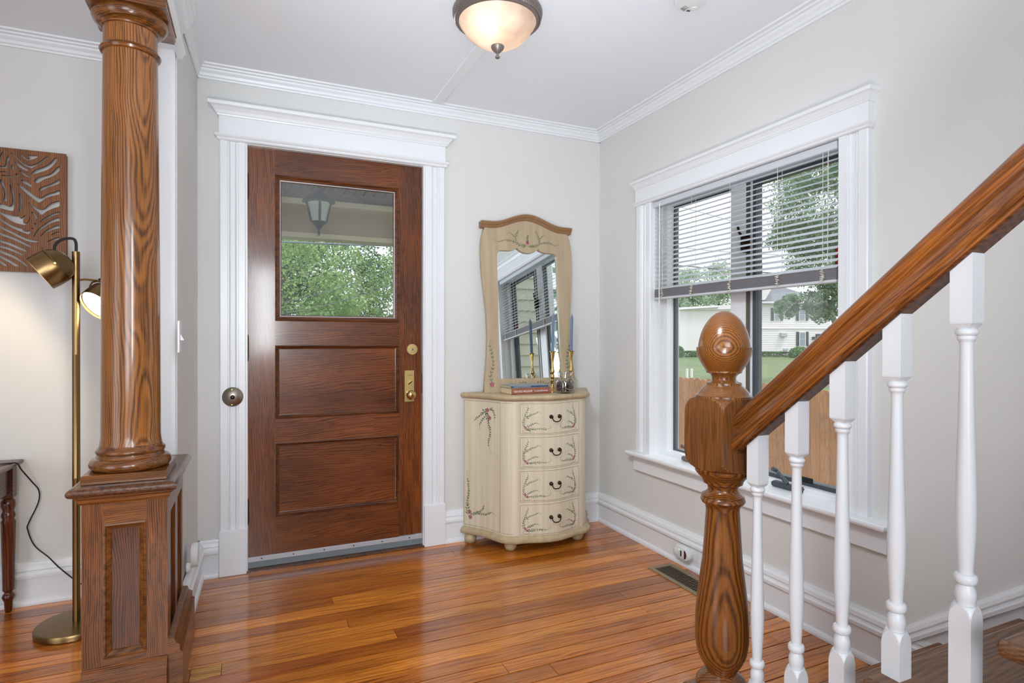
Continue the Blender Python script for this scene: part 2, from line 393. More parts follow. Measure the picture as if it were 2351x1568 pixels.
MT['candle'] = plain('blue_wax', (108, 128, 156), .5, var=.03)
MT['paper'] = plain('book_page_edges', (214, 192, 156), .8, var=.1, nscale=200)
MT['blue_cover'] = plain('blue_book_cover', (42, 70, 104), .4, var=.3)
MT['grey_cover'] = plain('grey_print_cover', (150, 160, 164), .35, var=.4, nscale=40)
MT['copper_cover'] = plain('copper_book_cover', (150, 92, 72), .4, var=.4, nscale=35)
MT['ink_white'] = plain('white_lettering', (240, 236, 230), .5)
MT['ink_dark'] = plain('dark_lettering', (60, 62, 70), .5)
MT['jar'] = glass('jar_glass', (.95, .965, .965), 2.2)
MT['potpourri'] = plain('dark_potpourri', (74, 58, 56), .7, var=.6, nscale=70, bump=.6, bscale=80)
MT['white_plastic'] = plain('white_plastic', (226, 226, 226), .35)
MT['maroon'] = plain('maroon_lens', (70, 14, 26), .15, coat=.6)
MT['screen'] = plain('dark_lcd', (30, 28, 26), .2)
MT['green_led'] = emit('green_led', (80, 255, 120), 3)
MT['vent'] = plain('tan_metal_vent', (150, 134, 108), .5, .2)
MT['slat'] = plain('pale_grey_blind_slat', (206, 210, 216), .4, var=.02)
MT['slat_stack'] = plain('shaded_stack_grey', (150, 148, 152), .5, var=.05)  # darker copy of the slat colour, shade on the stack painted in
MT['cordw'] = plain('white_cord', (226, 220, 206), .8)
MT['art'] = wood('carved_panel_wood', (102, 62, 40), (130, 83, 54), (146, 96, 64), axis='Z', rings=45, dist=1.2, off=(.3, .2), rough=.5, coat=.1)
MT['table'] = wood('dark_console_wood', (56, 28, 20), (84, 44, 32), (104, 60, 46), axis='Y', rings=30, dist=2, rough=.35, coat=.35)
MT['table_leg'] = wood('reddish_leg_wood', (54, 24, 13), (96, 44, 22), (116, 56, 28), axis='Z', rings=30, dist=2, rough=.3, coat=.5)
MT['lamp_glow'] = emit('lamp_diffuser', (255, 246, 232), 7)
MT['grass'] = leafy('lawn_grass', (82, 104, 58), (98, 120, 68), (114, 134, 80), .8, 0)
MT['fence'] = wood('cedar_fence', (192, 134, 110), (204, 150, 128), (214, 164, 144), axis='Z', rings=40, dist=2, off=(.03, .08), tilt=(.04, .03), mixw=.35, streak=50, rough=.7, coat=0, rnd=True,
                   fib=.25, tone_var=.15, tone=[(.85, .8, .78), (1, .95, .9), (.92, .86, .8), (1.05, 1, 1)])
MT['siding'] = plain('white_siding', (238, 234, 237), .6)
MT['cream_siding'] = plain('cream_clapboard', (222, 216, 196), .6, var=.05)
MT['shingle'] = plain('grey_shingles', (128, 132, 140), .9, var=.2, nscale=3)
MT['shutter'] = plain('dark_shutter', (68, 74, 82), .5)
MT['far_glass'] = plain('far_window_glass', (140, 156, 168), .1, var=.1)
MT['brick'] = plain('red_brick', (176, 96, 82), .8, var=.15)
MT['bark'] = plain('grey_bark', (150, 144, 136), .9, var=.2, nscale=8)
MT['bark_dark'] = plain('brown_bark', (82, 70, 58), .9, var=.2, nscale=8)
MT['leaf_a'] = leafy('maple_leaves_light', (92, 130, 72), (142, 178, 108), (200, 220, 162), 1.8, .4)
MT['leaf_b'] = leafy('dark_leaves', (44, 78, 54), (74, 112, 74), (118, 152, 104), 1.4, .35)
MT['leaf_c'] = leafy('yard_tree_leaves', (96, 126, 98), (130, 160, 124), (178, 202, 162), 1.2, .4)
MT['leaf_d'] = leafy('hazy_distant_leaves', (134, 162, 134), (166, 190, 160), (196, 214, 186), .5, .3)  # distance haze is put into these paler leaf colours
MT['hedge'] = leafy('hedge_leaves', (64, 108, 66), (92, 138, 84), (126, 168, 108), 2.0, .2)
MT['porch_wood'] = wood('brown_beadboard', (84, 66, 52), (110, 88, 70), (124, 102, 82), axis='Y', rings=20, dist=2, rough=.5, coat=.1, rnd=True)
MT['beige'] = plain('beige_porch_paint', (192, 172, 152), .5)
MT['cream_paint'] = plain('cream_porch_trim', (238, 224, 196), .5)
MT['lantern'] = plain('grey_lantern_metal', (70, 76, 84), .5, .3)
MT['frost'] = plain('frosted_lantern_glass', (206, 212, 210), .4)
MT['wire'] = plain('grey_cable', (112, 120, 132), .6)
MT['red'] = plain('red_sticker', (176, 36, 40), .4)

XR, YB, XL, HC = 2.0507, 3.2015, -.2396, 2.487
# ------------------------------------------------------------------ room shell
WT = .15
mb = M()
dx0, dx1, dzt = -.028, .886, 2.145                        # front door opening
mb.box(-3.2, dx0, YB, YB+WT, -.02, HC+.05); mb.box(dx1, XR+WT, YB, YB+WT, -.02, HC+.05); mb.box(dx0, dx1, YB, YB+WT, dzt, HC+.05)
struct('wall_back', mb, MT['wall'])
wy0, wy1, wz0, wz1 = 1.509, 2.644, .522, 1.955           # window opening
mb = M()
mb.box(XR, XR+WT, -2.3, wy0, -.02, HC+.05); mb.box(XR, XR+WT, wy1, YB, -.02, HC+.05)
mb.box(XR, XR+WT, wy0, wy1, -.02, wz0-.02); mb.box(XR, XR+WT, wy0, wy1, wz1, HC+.05)
struct('wall_right', mb, MT['wall'])
struct('wall_left', M().loft([[(-.40, 2.615, z), (-.266, 2.615, z), (XL, YB, z), (-.40, YB, z)] for z in (0, HC)]), MT['wall'])
struct('wall_rear', M().box(-3.2, XR+WT, -2.4, -2.25, -.02, HC+.05), MT['wall'])
struct('wall_far_left', M().box(-3.35, -3.2, -2.4, YB+WT, -.02, HC+.05), MT['wall'])
struct('ceiling', M().box(-3.35, XR+WT, -2.4, YB+WT, HC, HC+.06), MT['ceil'])

# floor planks
fl = thing('floor', (0, 0, 0), kind='structure')
build('subfloor', M().box(-3.2, XR, -2.3, YB+WT, -.06, -.0142), MT['subfloor'], fl)
pw = .0795; y = YB
row = 0
while y > -.6:
    y1_, y0_ = y-.0021, y-pw+.0021
    x = XR-.012
    first = True
    xs = [x]
    while x > -2.6:
        step = random.uniform(2.4, 4.6)
        if first: step = random.uniform(.3, 3.6); first = False
        x -= step
        if -.26 < x < .0: x = -.30
        xs.append(max(x, -2.6))
    if y0_ < 2.27 < y1_:
        xs = [XR-.012, .52, -.098, -.196, -1.2, -2.6]
    for a, b in zip(xs[1:], xs[:-1]):
        j = random.uniform(-.0007, .0004)
        mat = MT['pale_plank'] if (abs(a+.196) < .01 and abs(b+.098) < .01) else MT['plank']
        build('plank', M().box(a+.0009, b-.0009, y0_, y1_, -.014, j), mat, fl)
    y -= pw; row += 1

# ------------------------------------------------------------------ baseboards, crown, casings
BASE = [(0, 0), (.030, 0), (.030, .010), (.026, .019), (.018, .024), (.018, .118), (.030, .119), (.031, .132), (.024, .139), (.022, .146),
        (.026, .152), (.022, .166), (.013, .174), (.010, .182), (0, .182)]
CROWN = [(0, 2.430), (.010, 2.430), (.012, 2.438), (.020, 2.441), (.024, 2.452), (.036, 2.462), (.038, 2.470), (.050, 2.472), (.052, 2.479), (.070, 2.4795), (.072, 2.487), (0, 2.487)]
struct('baseboard_back', M().sweep(BASE, (1.005, YB, 0), (XR-.001, YB, 0), (0, -1, 0)), MT['trim'])
struct('baseboard_back', M().sweep(BASE, (XL, YB, 0), (-.148, YB, 0), (0, -1, 0)), MT['trim'])
struct('baseboard_left_room', M().sweep(BASE, (-3.2, YB, 0), (-.40, YB, 0), (0, -1, 0)), MT['trim'])
struct('baseboard_left', M().sweep(BASE, (-.256, 2.60, 0), (XL, YB, 0), (1, 0, 0)), MT['trim'])
struct('baseboard_right', M().sweep(BASE, (XR, 1.165, 0), (XR, YB, 0), (-1, 0, 0)), MT['trim'])
# raked skirt along the stair
SL = .811
mb = M()
SK = [(.018, -.03), (.018, .118), (.030, .119), (.031, .132), (.024, .139), (.022, .146), (.026, .152), (.022, .166), (.013, .174), (.010, .182), (0, .182), (0, -.03)]
def skirt_ring(yy):
    zb = (1.270-yy)*SL
    return [(XR-o, yy, (z if z > 0 else -.25)+zb*(1 if z > 0 else 1)) for o, z in SK]
mb.loft([[(XR-o, 1.262, max(z, 0)) for o, z in SK], skirt_ring(1.252), skirt_ring(-.3)])
struct('baseboard_stair', mb, MT['trim'])
struct('trim_1', M().sweep(CROWN, (XL, YB, 0), (XR, YB, 0), (0, -1, 0)), MT['trim'], label='white crown moulding above the front door')
struct('trim_2', M().sweep(CROWN, (XR, -.5, 0), (XR, YB, 0), (-1, 0, 0)), MT['trim'], label='white crown moulding above the window wall')
struct('trim_3', M().sweep([(o*.52, 2.487-(2.487-z)*1.0) for o, z in CROWN], (-.262, 2.62, 0), (XL, YB, 0), (1, 0, 0)), MT['trim'], label='white crown moulding on the short left wall')
struct('trim_4', M().sweep(CROWN, (-3.2, YB, 0), (-.40, YB, 0), (0, -1, 0)), MT['trim'], label='white crown moulding in the left room')
struct('trim_5', M().bbox(.912, .972, 1.2, YB-.07, HC-.014, HC, .004), MT['trim'], label='flat white batten across the ceiling behind the light')

CAS = [(0, 0), (.024, 0), (.028, .004), (.028, .034), (.020, .036), (.020, .040), (.026, .044), (.020, .048), (.018, .066), (.026, .070), (.020, .074),
       (.020, .080), (.028, .082), (.028, .110), (.024, .114), (0, .114)]
def casing(x0, z0, z1, w, wall_y):                         # on the back wall
    k = w/.114
    return M().loft([[(x0+a*k, wall_y-o, z) for o, a in CAS] for z in (z0, z1)])
def casing_r(y0, z0, z1, w):                               # on the right wall
    k = w/.114
    return M().loft([[(XR-o, y0+a*k, z) for o, a in CAS] for z in (z0, z1)])
def cornice_back(x0, x1, layers):
    return M().loft([[(x0-p, YB, z), (x0-p, YB-.03-p, z), (x1+p, YB-.03-p, z), (x1+p, YB, z)] for z, p in layers])
def cornice_right(y0, y1, layers):
    return M().loft([[(XR, y0-p, z), (XR-.03-p, y0-p, z), (XR-.03-p, y1+p, z), (XR, y1+p, z)] for z, p in layers])
HEAD = [(0, 0), (.006, .002), (.010, .006), (.010, .012), (.018, .018), (.022, .024), (.022, .028), (.006, .030), (.002, .031), (.002, .118), (.008, .119), (.010, .126),
        (.014, .128), (.020, .140), (.032, .154), (.044, .160), (.046, .172), (.046, .176)]
WHEAD = HEAD
dt = thing('door_casing', (.43, YB, 0), kind='structure')
build('casing_board', casing(-.143, .225, 2.142, .117, YB), MT['trim'], dt)
build('casing_board', casing(.884, .232, 2.142, .117, YB), MT['trim'], dt)
build('plinth_block', M().bbox(-.146, -.024, YB-.036, YB, 0, .226, .003), MT['trim'], dt)
build('plinth_block', M().bbox(.882, 1.004, YB-.036, YB, 0, .233, .003), MT['trim'], dt)
build('head_moulding', cornice_back(-.143, 1.001, [(2.135+q, p*1.08) for p, q in HEAD]), MT['trim'], dt)
many('jamb', bars((dx0-.002, -.019, YB-.02, YB+WT, 0, dzt), (.878, dx1+.002, YB-.02, YB+WT, 0, dzt), (dx0, dx1, YB-.018, YB+WT, 2.1325, dzt+.004)), MT['trim'], dt)
build('threshold', M().bbox(dx0, dx1, YB-.03, YB+WT, -.012, .008, .003), MT['cap'], dt)

# ------------------------------------------------------------------ front door
DY = YB+.008                                              # face of the stiles
TH = .042
dr = thing('door_1', (.43, YB, 0), kind='structure', label='dark wooden front door with one glass pane over two panels')
gx0, gx1, gz0, gz1 = .109, .7485, 1.257, 2.004            # moulded openings
P1 = (.1095, .7480, .756, 1.132); P2 = (.1095, .7480, .2555, .633)
build('stile', M().box(-.0175, gx0, DY, DY+TH, .062, 2.1315), MT['door_z'], dr)
build('stile', M().box(gx1, .8765, DY, DY+TH, .070, 2.1315), MT['door_z'], dr)
for z0, z1 in ((2.004, 2.1315), (1.132, 1.257), (.633, .756), (.062, .2555)):
    build('rail', M().box(gx0, gx1, DY, DY+TH, z0, z1), MT['door_x'], dr)
def frame_mould(x0, x1, z0, z1, ya, prof):
    """picture-frame moulding: prof = (inset, y offset) from opening edge inward"""
    rings = [[(x0+i, ya+o, z0+i), (x1-i, ya+o, z0+i), (x1-i, ya+o, z1-i), (x0+i, ya+o, z1-i)] for i, o in prof]
    return M().loft(rings, caps=False)
for k, (x0, x1, z0, z1) in enumerate(((gx0, gx1, gz0, gz1), P1, P2)):
    w = 1.5 if k == 0 else 1.0
    pr = [(0, .004), (0, -.005), (.005*w, -.008), (.008*w, -.004), (.010*w, .002), (.014*w, .005), (.016*w, .012), (.020*w, .013), (.021*w, .02)]
    build('panel_moulding', frame_mould(x0, x1, z0, z1, DY, pr), MT['door_m'], dr)
    if k: build('panel', M().box(x0+.004, x1-.004, DY+.013, DY+.03, z0+.004, z1-.004), MT['door_p'], dr)
pane = build('glass_pane', M().box(gx0+.026, gx1-.026, DY+.018, DY+.022, gz0+.026, gz1-.026), MT['door_glass'], dr)
build('glazing_bead', frame_mould(gx0+.022, gx1-.022, gz0+.022, gz1-.022, DY, [(0, .010), (.005, .012), (.006, .020)]), MT['alum'], dr)
for z in (1.93, 1.121, .298):
    h = build('hinge', M().lathe([(.004, z-.068), (.008, z-.063), (.008, z+.063), (.004, z+.068)], (-.0225, DY-.010), 12), MT['bronze'], dr)
    build('hinge_leaf', M().box(-.030, -.012, DY-.004, DY, z-.055, z+.055), MT['bronze'], h)
st = build('sweep_strip', M().bbox(-.0175, .8765, DY-.006, DY, .040, .066, .002), MT['alum'], dr)
build('sweep_vinyl', M().box(-.0165, .8755, DY-.003, DY+.012, .010, .041), MT['sweep'], dr)
for i in range(6):
    xx = .045+i*.152
    build('screw', M().lathe([(.0035, 0), (.0035, .002)], (0, 0), 8, Matrix.Translation((xx, DY-.006, .054)) @ Matrix.Rotation(pi/2, 4, 'X')), MT['black'], st)
RX = Matrix.Rotation(pi/2, 4, 'X')                         # local +z -> world -y
def disc(prof, x, y, z, n=32): return M().lathe(prof, (0, 0), n, Matrix.Translation((x, y, z)) @ RX)
db = build('deadbolt_plate', disc([(.0305, 0), (.031, .003), (.029, .005), (.006, .0055)], .8215, DY, 1.1075), MT['satin_brass'], dr)
build('bolt_screw', disc([(.0065, .005), (.0065, .0075), (.004, .008)], .8215, DY, 1.1075), MT['nickel'], db)
lp = build('lock_plate', M().bbox(.7785, .8315, DY-.005, DY, .8145, .9905, .002), MT['satin_brass'], dr)
build('plate_scroll', M().tube([(.788, DY-.006, .968), (.795, DY-.007, .960), (.805, DY-.007, .964), (.815, DY-.007, .960), (.822, DY-.006, .968)], .0018, 6), MT['satin_brass'], lp)
for sx, sz in ((.786, .980), (.824, .980), (.788, .823), (.822, .823)):
    build('plate_screw', disc([(.004, .005), (.0035, .0068)], sx, DY, sz, 10), MT['satin_brass'], lp)
build('turn_rose', disc([(.013, .005), (.012, .012)], .806, DY, .923), MT['satin_brass'], lp)
build('thumb_turn', M().loft([[(.806+a*cos(.6)-b*sin(.6), yy, .923+a*sin(.6)+b*cos(.6)) for a, b in ((-.012, -.003), (.012, -.003), (.012, .003), (-.012, .003))] for yy in (DY-.011, DY-.024)]), MT['brass'], lp)
build('door_knob', disc([(.017, .005), (.018, .010), (.009, .014), (.008, .030), (.015, .036), (.0235, .046), (.0265, .056), (.0245, .066), (.016, .073), (.005, .076)], .803, DY, .858), MT['brass'], lp)
build('strike', M().box(.8768, .879, DY-.012, DY+.002, .86, .975), MT['nickel'], dr)

bell = thing('door_bell', (-.0855, YB-.028, .880), 'round worn metal dome doorbell on the left door casing', 'doorbell')
def bdisc(prof): return disc(prof, -.0855, YB-.028, .880, 40)
build('bell_dome', bdisc([(.0475, 0), (.0475, .004), (.040, .012), (.028, .018), (.012, .022), (.010, .0222)]), MT['nickel'], bell)
build('bell_button', bdisc([(.0105, .0215), (.0105, .027), (.0075, .030), (.003, .031)]), MT['bronze'], bell)
for dz in (.037, -.037):
    build('bell_screw', disc([(.004, .012), (.003, .0155)], -.0855-.003, YB-.028, .880+dz, 8), MT['satin_brass'], bell)

# ------------------------------------------------------------------ window
wn = thing('window_1', (XR, 2.07, .52), kind='structure', label='twin casement window with white casing')
build('casing_board', casing_r(2.644, .522, 1.93, .131), MT['trim'], wn)
build('casing_board', casing_r(1.391, .522, 1.93, .118), MT['trim'], wn)
build('head_moulding', cornice_right(1.389, 2.776, [(1.928+q*.80, p*.55) for p, q in WHEAD]), MT['trim'], wn)
build('stool', M().loft([[(XR+.06, 1.300+i, z), (XR+.06, 2.818-i, z), (XR-.072+i, 2.818-i, z), (XR-.072+i, 1.300+i, z)] for z, i in ((.498, .008), (.503, .002), (.510, .0), (.518, .001), (.522, .006))]), MT['trim'], wn)
build('apron', M().bbox(XR-.024, XR, 1.322, 2.800, .409, .497, .003), MT['trim'], wn)
many('jamb', bars((XR-.001, XR+.14, wy1-.003, wy1+.01, wz0, wz1), (XR-.001, XR+.14, wy0-.01, wy0+.003, wz0, wz1), (XR-.001, XR+.14, wy0, wy1, 1.945, wz1+.01),
      (XR+.055, XR+.15, wy0, wy1, .498, .522)), MT['trim'], wn)
fx0, fx1 = XR+.052, XR+.135
many('frame_member', bars((fx0, fx1, 2.598, wy1-.003, .522, 1.945), (fx0, fx1, wy0+.003, 1.552, .522, 1.945), (fx0, fx1, 1.552, 2.598, 1.905, 1.945),
      (fx0, fx1, 1.552, 2.598, .522, .548), (fx0-.006, fx0, wy0+.003, wy1-.003, .522, .536)), MT['trim'], wn)
build('mullion', M().box(XR+.085, fx1, 2.064, 2.160, .548, 1.905), MT['trim'], wn)
sx0, sx1 = XR+.085, XR+.125
def sash(ya, yb, m, b):
    return build('sash', ring_frame('X', ya, yb, .548, 1.905, sx0, sx1, b), m, wn)
sx0 = XR+.098; s1 = sash(2.160, 2.598, MT['dark_frame'], .009); sx0 = XR+.085
build('glass_pane', M().box(XR+.103, XR+.107, 2.168, 2.590, .556, 1.897), MT['glass'], s1)
s2 = sash(1.552, 2.024, MT['dark_frame'], .018)
build('glass_pane', M().box(XR+.103, XR+.107, 1.568, 2.008, .564, 1.889), MT['glass'], s2)
build('weather_strip', M().box(sx0, sx1, 2.040, 2.064, .548, 1.905), MT['brown_frame'], wn)
build('sash_edge', M().box(sx0+.002, sx1, 2.024, 2.040, .548, 1.905), MT['light_strip'], wn)
lk = build('latch_lock', M().bbox(XR+.058, XR+.086, 2.042, 2.072, 1.575, 1.655, .003), MT['bronze'], wn)
build('latch_lever', M().tube([(XR+.060, 2.062, 1.645), (XR+.046, 2.070, 1.672), (XR+.042, 2.074, 1.700)], .006, 8), MT['bronze'], lk)
def crank(yc, m):
    c = build('window_crank', M().bbox(XR+.030, XR+.062, yc-.075, yc+.075, .523, .548, .006), m, wn)
    build('crank_handle', M().tube([(XR+.040, yc, .548), (XR+.032, yc+.022, .575), (XR+.026, yc+.045, .600)], [.011, .008, .007], 10), m, c)
    build('crank_knob', M().tube([(XR+.026, yc+.043, .598), (XR+.006, yc+.045, .606)], [.009, .010], 10), m, c)
crank(1.790, MT['dark_frame']); crank(2.375, MT['pewter'])
stk = build('sash_label', M().box(sx0-.001, sx0, 1.70, 1.775, .560, .584), MT['black'], s2)
build('red_sticker', M().box(XR+.101, XR+.103, 1.575, 1.615, 1.455, 1.535), MT['red'], s2)

# mini blind
bl = thing('window_blind', (XR, 2.07, 1.92), 'pale grey aluminium mini blind half raised in the casement window', 'blind')
by0, by1 = wy0+.012, wy1-.010; bx = XR+.003
build('headrail', M().bbox(bx-.018, bx+.014, by0, by1, 1.894, 1.926, .003), MT['slat'], bl)
nsl = 19
for i in range(nsl):
    z = 1.449+i*.0242
    pts = []
    for k in range(5):
        t = (k/4-.5)
        xx = bx+t*.0245; zz = z+t*.0140+.0022*(1-4*t*t)
        pts.append((xx, zz))
    top = pts; bot = [(x, z_-.0004) for x, z_ in reversed(pts)]
    ring = top+bot
    build('slat', M().loft([[(x, yy, z_) for x, z_ in ring] for yy in (by0+.004, by1-.004)]), MT['slat'], bl)
mb = M()
for i in range(20):
    z = 1.398+i*.0022; j = random.uniform(-.0016, .0016)
    mb.box(bx-.0125+j, bx+.0125+j, by0+.004, by1-.004, z, z+.0012)
tag(build('slat_stack', mb, MT['slat_stack'], bl), kind='stuff')
build('bottom_rail', M().bbox(bx-.0135, bx+.0125, by0+.004, by1-.004, 1.384, 1.397, .003), MT['slat'], bl)
for yy in (1.585, 1.80, 2.07, 2.33, 2.56):
    for sg in (-1, 1): build('ladder_cord', M().tube([(bx+sg*.0135, yy, 1.44), (bx+sg*.0135, yy, 1.91)], .0011, 5), MT['cordw'], bl)
    rb = random.Random(int(yy*1000)); pts = []
    for i in range(40):
        pts.append((bx-.0145-rb.uniform(0, .004), yy+rb.uniform(-.011, .011), 1.392+i*.0012+rb.uniform(-.002, .002)))
    build('bunched_cord', M().tube(pts, .0016, 5), MT['cordw'], bl)
build('lift_cord', M().tube([(bx-.018, 1.558, 1.905), (bx-.018, 1.560, 1.46)], .0012, 5), MT['cordw'], bl)
build('tilt_wand', M().tube([(bx-.020, 2.575, 1.915), (bx-.022, 2.575, 1.25)], .0035, 8), MT['white_plastic'], bl)

# ------------------------------------------------------------------ header beam over the opening and stub casing
hb = thing('header_beam', (-.33, 1, 2.25), kind='structure', label='white beam over the opening, with stepped crown ends')
y_end = 2.612
build('beam_body', M().box(-.48, -.262, -2.25, y_end, 2.292, HC), MT['wall'], hb)
build('frieze_board', M().box(-.262, -.250, -2.25, y_end, 2.300, HC), MT['trim'], hb)
LOW = [(0, 2.258), (.016, 2.258), (.022, 2.264), (.022, 2.272), (.030, 2.280), (.030, 2.286), (.012, 2.300), (.012, 2.318), (0, 2.318)]
build('lower_moulding', M().sweep(LOW, (-.265, -2.25, 0), (-.265, y_end, 0), (1, 0, 0)), MT['trim'], hb)
HI = [(0, 2.388), (.008, 2.388), (.010, 2.400), (.018, 2.404), (.020, 2.416), (.034, 2.430), (.038, 2.444), (.048, 2.452), (.050, 2.466), (.060, 2.470), (.060, 2.487), (0, 2.487)]
build('crown_moulding', M().sweep(HI, (-.262, -2.25, 0), (-.262, 2.70, 0), (1, 0, 0)), MT['trim'], hb)
build('soffit', M().box(-.49, -.262, -2.25, 2.62, 2.282, 2.292), MT['trim'], hb)
build('end_casing', M().box(-.43, -.286, 2.600, 2.622, .7136, 2.29), MT['trim'], hb)
build('casing_bead', M().bbox(-.286, -.270, 2.590, 2.622, .7136, 2.29, .003), MT['trim'], hb)
build('casing_bead', M().bbox(-.37, -.352, 2.590, 2.6, .7136, 2.29, .003), MT['trim'], hb)

# ------------------------------------------------------------------ half wall and column
hw = thing('half_wall', (-.36, 2.38, 0), 'panelled oak half wall with a dark moulded cap, under the column', 'half wall')
bx0, bx1, by0_, by1_ = -.476, -.2475, 2.160, 2.618
build('core', M().box(bx0+.012, bx1-.012, by0_+.012, by1_, 0, .69), MT['oak_p'], hw)
build('stile', M().box(bx0, -.4195, by0_, by0_+.016, 0, .684), MT['oak_z'], hw)
build('stile', M().box(-.306, bx1, by0_, by0_+.016, 0, .684), MT['oak_z'], hw)
build('rail', M().box(-.4195, -.306, by0_, by0_+.016, .590, .684), MT['oak_x'], hw)
build('rail', M().box(-.4195, -.306, by0_, by0_+.016, 0, .172), MT['oak_x'], hw)
build('panel', M().box(-.4195, -.306, by0_+.010, by0_+.014, .172, .59), MT['oak_p'], hw)
build('panel_moulding', frame_mould(-.4195, -.306, .172, .590, by0_, [(0, .004), (0, -.004), (.005, -.006), (.009, -.001), (.013, .002), (.019, .007), (.021, .012)]), MT['oakd'], hw)
xs_ = bx1
build('side_stile', M().box(xs_-.016, xs_, by0_+.016, by0_+.075, 0, .684), MT['oak_z'], hw)
build('side_stile', M().box(xs_-.016, xs_, 2.365, 2.425, .172, .590), MT['oak_z'], hw)
build('side_stile', M().box(xs_-.016, xs_, 2.57, by1_, 0, .684), MT['oak_z'], hw)
build('side_rail', M().box(xs_-.016, xs_, by0_+.075, 2.57, .590, .684), MT['oak_x'], hw)
build('side_rail', M().box(xs_-.016, xs_, by0_+.075, 2.57, 0, .172), MT['oak_x'], hw)
build('side_panel', M().box(xs_-.013, xs_-.009, by0_+.075, 2.365, .172, .59), MT['oak_p'], hw)
build('side_panel', M().box(xs_-.013, xs_-.009, 2.425, 2.57, .172, .59), MT['oak_p'], hw)
build('side_base', M().sweep([(0, 0), (.042, 0), (.042, .150), (.034, .156), (.034, .176), (.022, .184), (.018, .198), (0, .200)], (xs_, by0_, 0), (xs_, 2.598, 0), (1, 0, 0)), MT['oak_x'], hw)
build('front_base', M().sweep([(0, 0), (.030, 0), (.026, .035), (.026, .12), (.012, .14), (0, .15)], (bx0, by0_, 0), (bx1, by0_, 0), (0, -1, 0)), MT['oak_x'], hw)
build('bed_moulding', M().loft([[(bx0-p, by0_-p, z), (bx1+p, by0_-p, z), (bx1+p, by1_-.02, z), (bx0-p, by1_-.02, z)] for z, p in ((.655, .002), (.662, .008), (.672, .010), (.678, .018), (.688, .018))]), MT['oak_x'], hw)
capr = []
for z, p in ((.685, .020), (.688, .026), (.694, .030), (.700, .031), (.706, .029), (.711, .024), (.7136, .018)):
    capr.append([(bx0-p, by0_-p-.014, z), (bx1+p, by0_-p-.014, z), (bx1+p, 2.604, z), (bx0-p, 2.604, z)])
build('cap', M().loft(capr), MT['cap'], hw)

CXc, CYc = -.365, 2.278
cl = thing('wooden_column', (CXc, CYc, .7136), 'round varnished oak column with turned base and square capital', 'column')
build('plinth', M().bbox(CXc-.1145, CXc+.1145, CYc-.114, CYc+.15, .7136, .742, .002), MT['oakd'], cl)
base_prof = [(.098, .742), (.108, .744), (.115, .752), (.1165, .760), (.114, .770), (.106, .778), (.098, .781), (.096, .786), (.094, .792), (.097, .795), (.0985, .800), (.097, .806), (.093, .809), (.090, .812), (.088, .822)]
build('base', M().lathe(base_prof, (CXc, CYc), 56), MT['oakd'], cl)
pr = [(.0885, .820), (.0860, .834)]
for i in range(21):
    t = i/20; pr.append((.0845-.0075*t**1.6, .85+t*(2.105-.85)))
build('shaft', M().lathe(pr, (CXc, CYc), 64), MT['oak'], cl)
build('neck_ring', M().lathe([(.077, 2.095), (.084, 2.098), (.0875, 2.105), (.084, 2.112), (.078, 2.115), (.077, 2.118)], (CXc, CYc), 56), MT['oakd'], cl)
build('necking', M().lathe([(.0765, 2.112), (.0765, 2.178)], (CXc, CYc), 56), MT['oak'], cl)
build('echinus', M().lathe([(.0765, 2.176), (.082, 2.177), (.083, 2.182), (.092, 2.186), (.103, 2.196), (.108, 2.208), (.107, 2.220), (.100, 2.228)], (CXc, CYc), 56), MT['oakd'], cl)
ab = [(2.226, .112), (2.232, .112), (2.234, .114), (2.252, .114), (2.254, .117), (2.282, .117)]
build('abacus', M().loft([[(CXc-p, CYc-p, z), (CXc+p, CYc-p, z), (CXc+p, CYc+p+.03, z), (CXc-p, CYc+p+.03, z)] for z, p in ab]), MT['oakd'], cl)

# small fittings on the left wall
sw = thing('light_switch', (XL, 2.398, 1.172), 'white wall switch on the short left wall by the front door', 'switch')
build('switch_plate', M().bbox(XL, XL+.006, 2.362, 2.434, 1.115, 1.230, .002), MT['white_plastic'], sw)
build('switch_toggle', M().add([(XL+.005, 2.392, 1.160), (XL+.005, 2.404, 1.160), (XL+.005, 2.404, 1.186), (XL+.005, 2.392, 1.186), (XL+.017, 2.394, 1.160), (XL+.017, 2.402, 1.160)],
      [(0, 1, 5, 4), (4, 5, 2, 3), (0, 4, 3), (1, 2, 5), (0, 3, 2, 1)]), MT['white_plastic'], sw)
bp_ = thing('door_bumper', (XL, 2.79, .245), 'white round plastic bumper plugged low on the left wall', 'bumper')
RYm = Matrix.Rotation(pi/2, 4, 'Y')
build('bumper_base', M().lathe([(.020, 0), (.020, .012), (.014, .016)], (0, 0), 20, Matrix.Translation((XL-.008, 2.752, .215)) @ RYm), MT['white_plastic'], bp_)
build('bumper_disc', M().lathe([(.048, .014), (.050, .020), (.050, .034), (.046, .040), (.010, .041)], (0, 0), 32, Matrix.Translation((XL-.008, 2.80, .250)) @ RYm), MT['white_plastic'], bp_)
build('bumper_stem', M().box(XL, XL+.016, 2.78, 2.82, .23, .27), MT['white_plastic'], bp_)

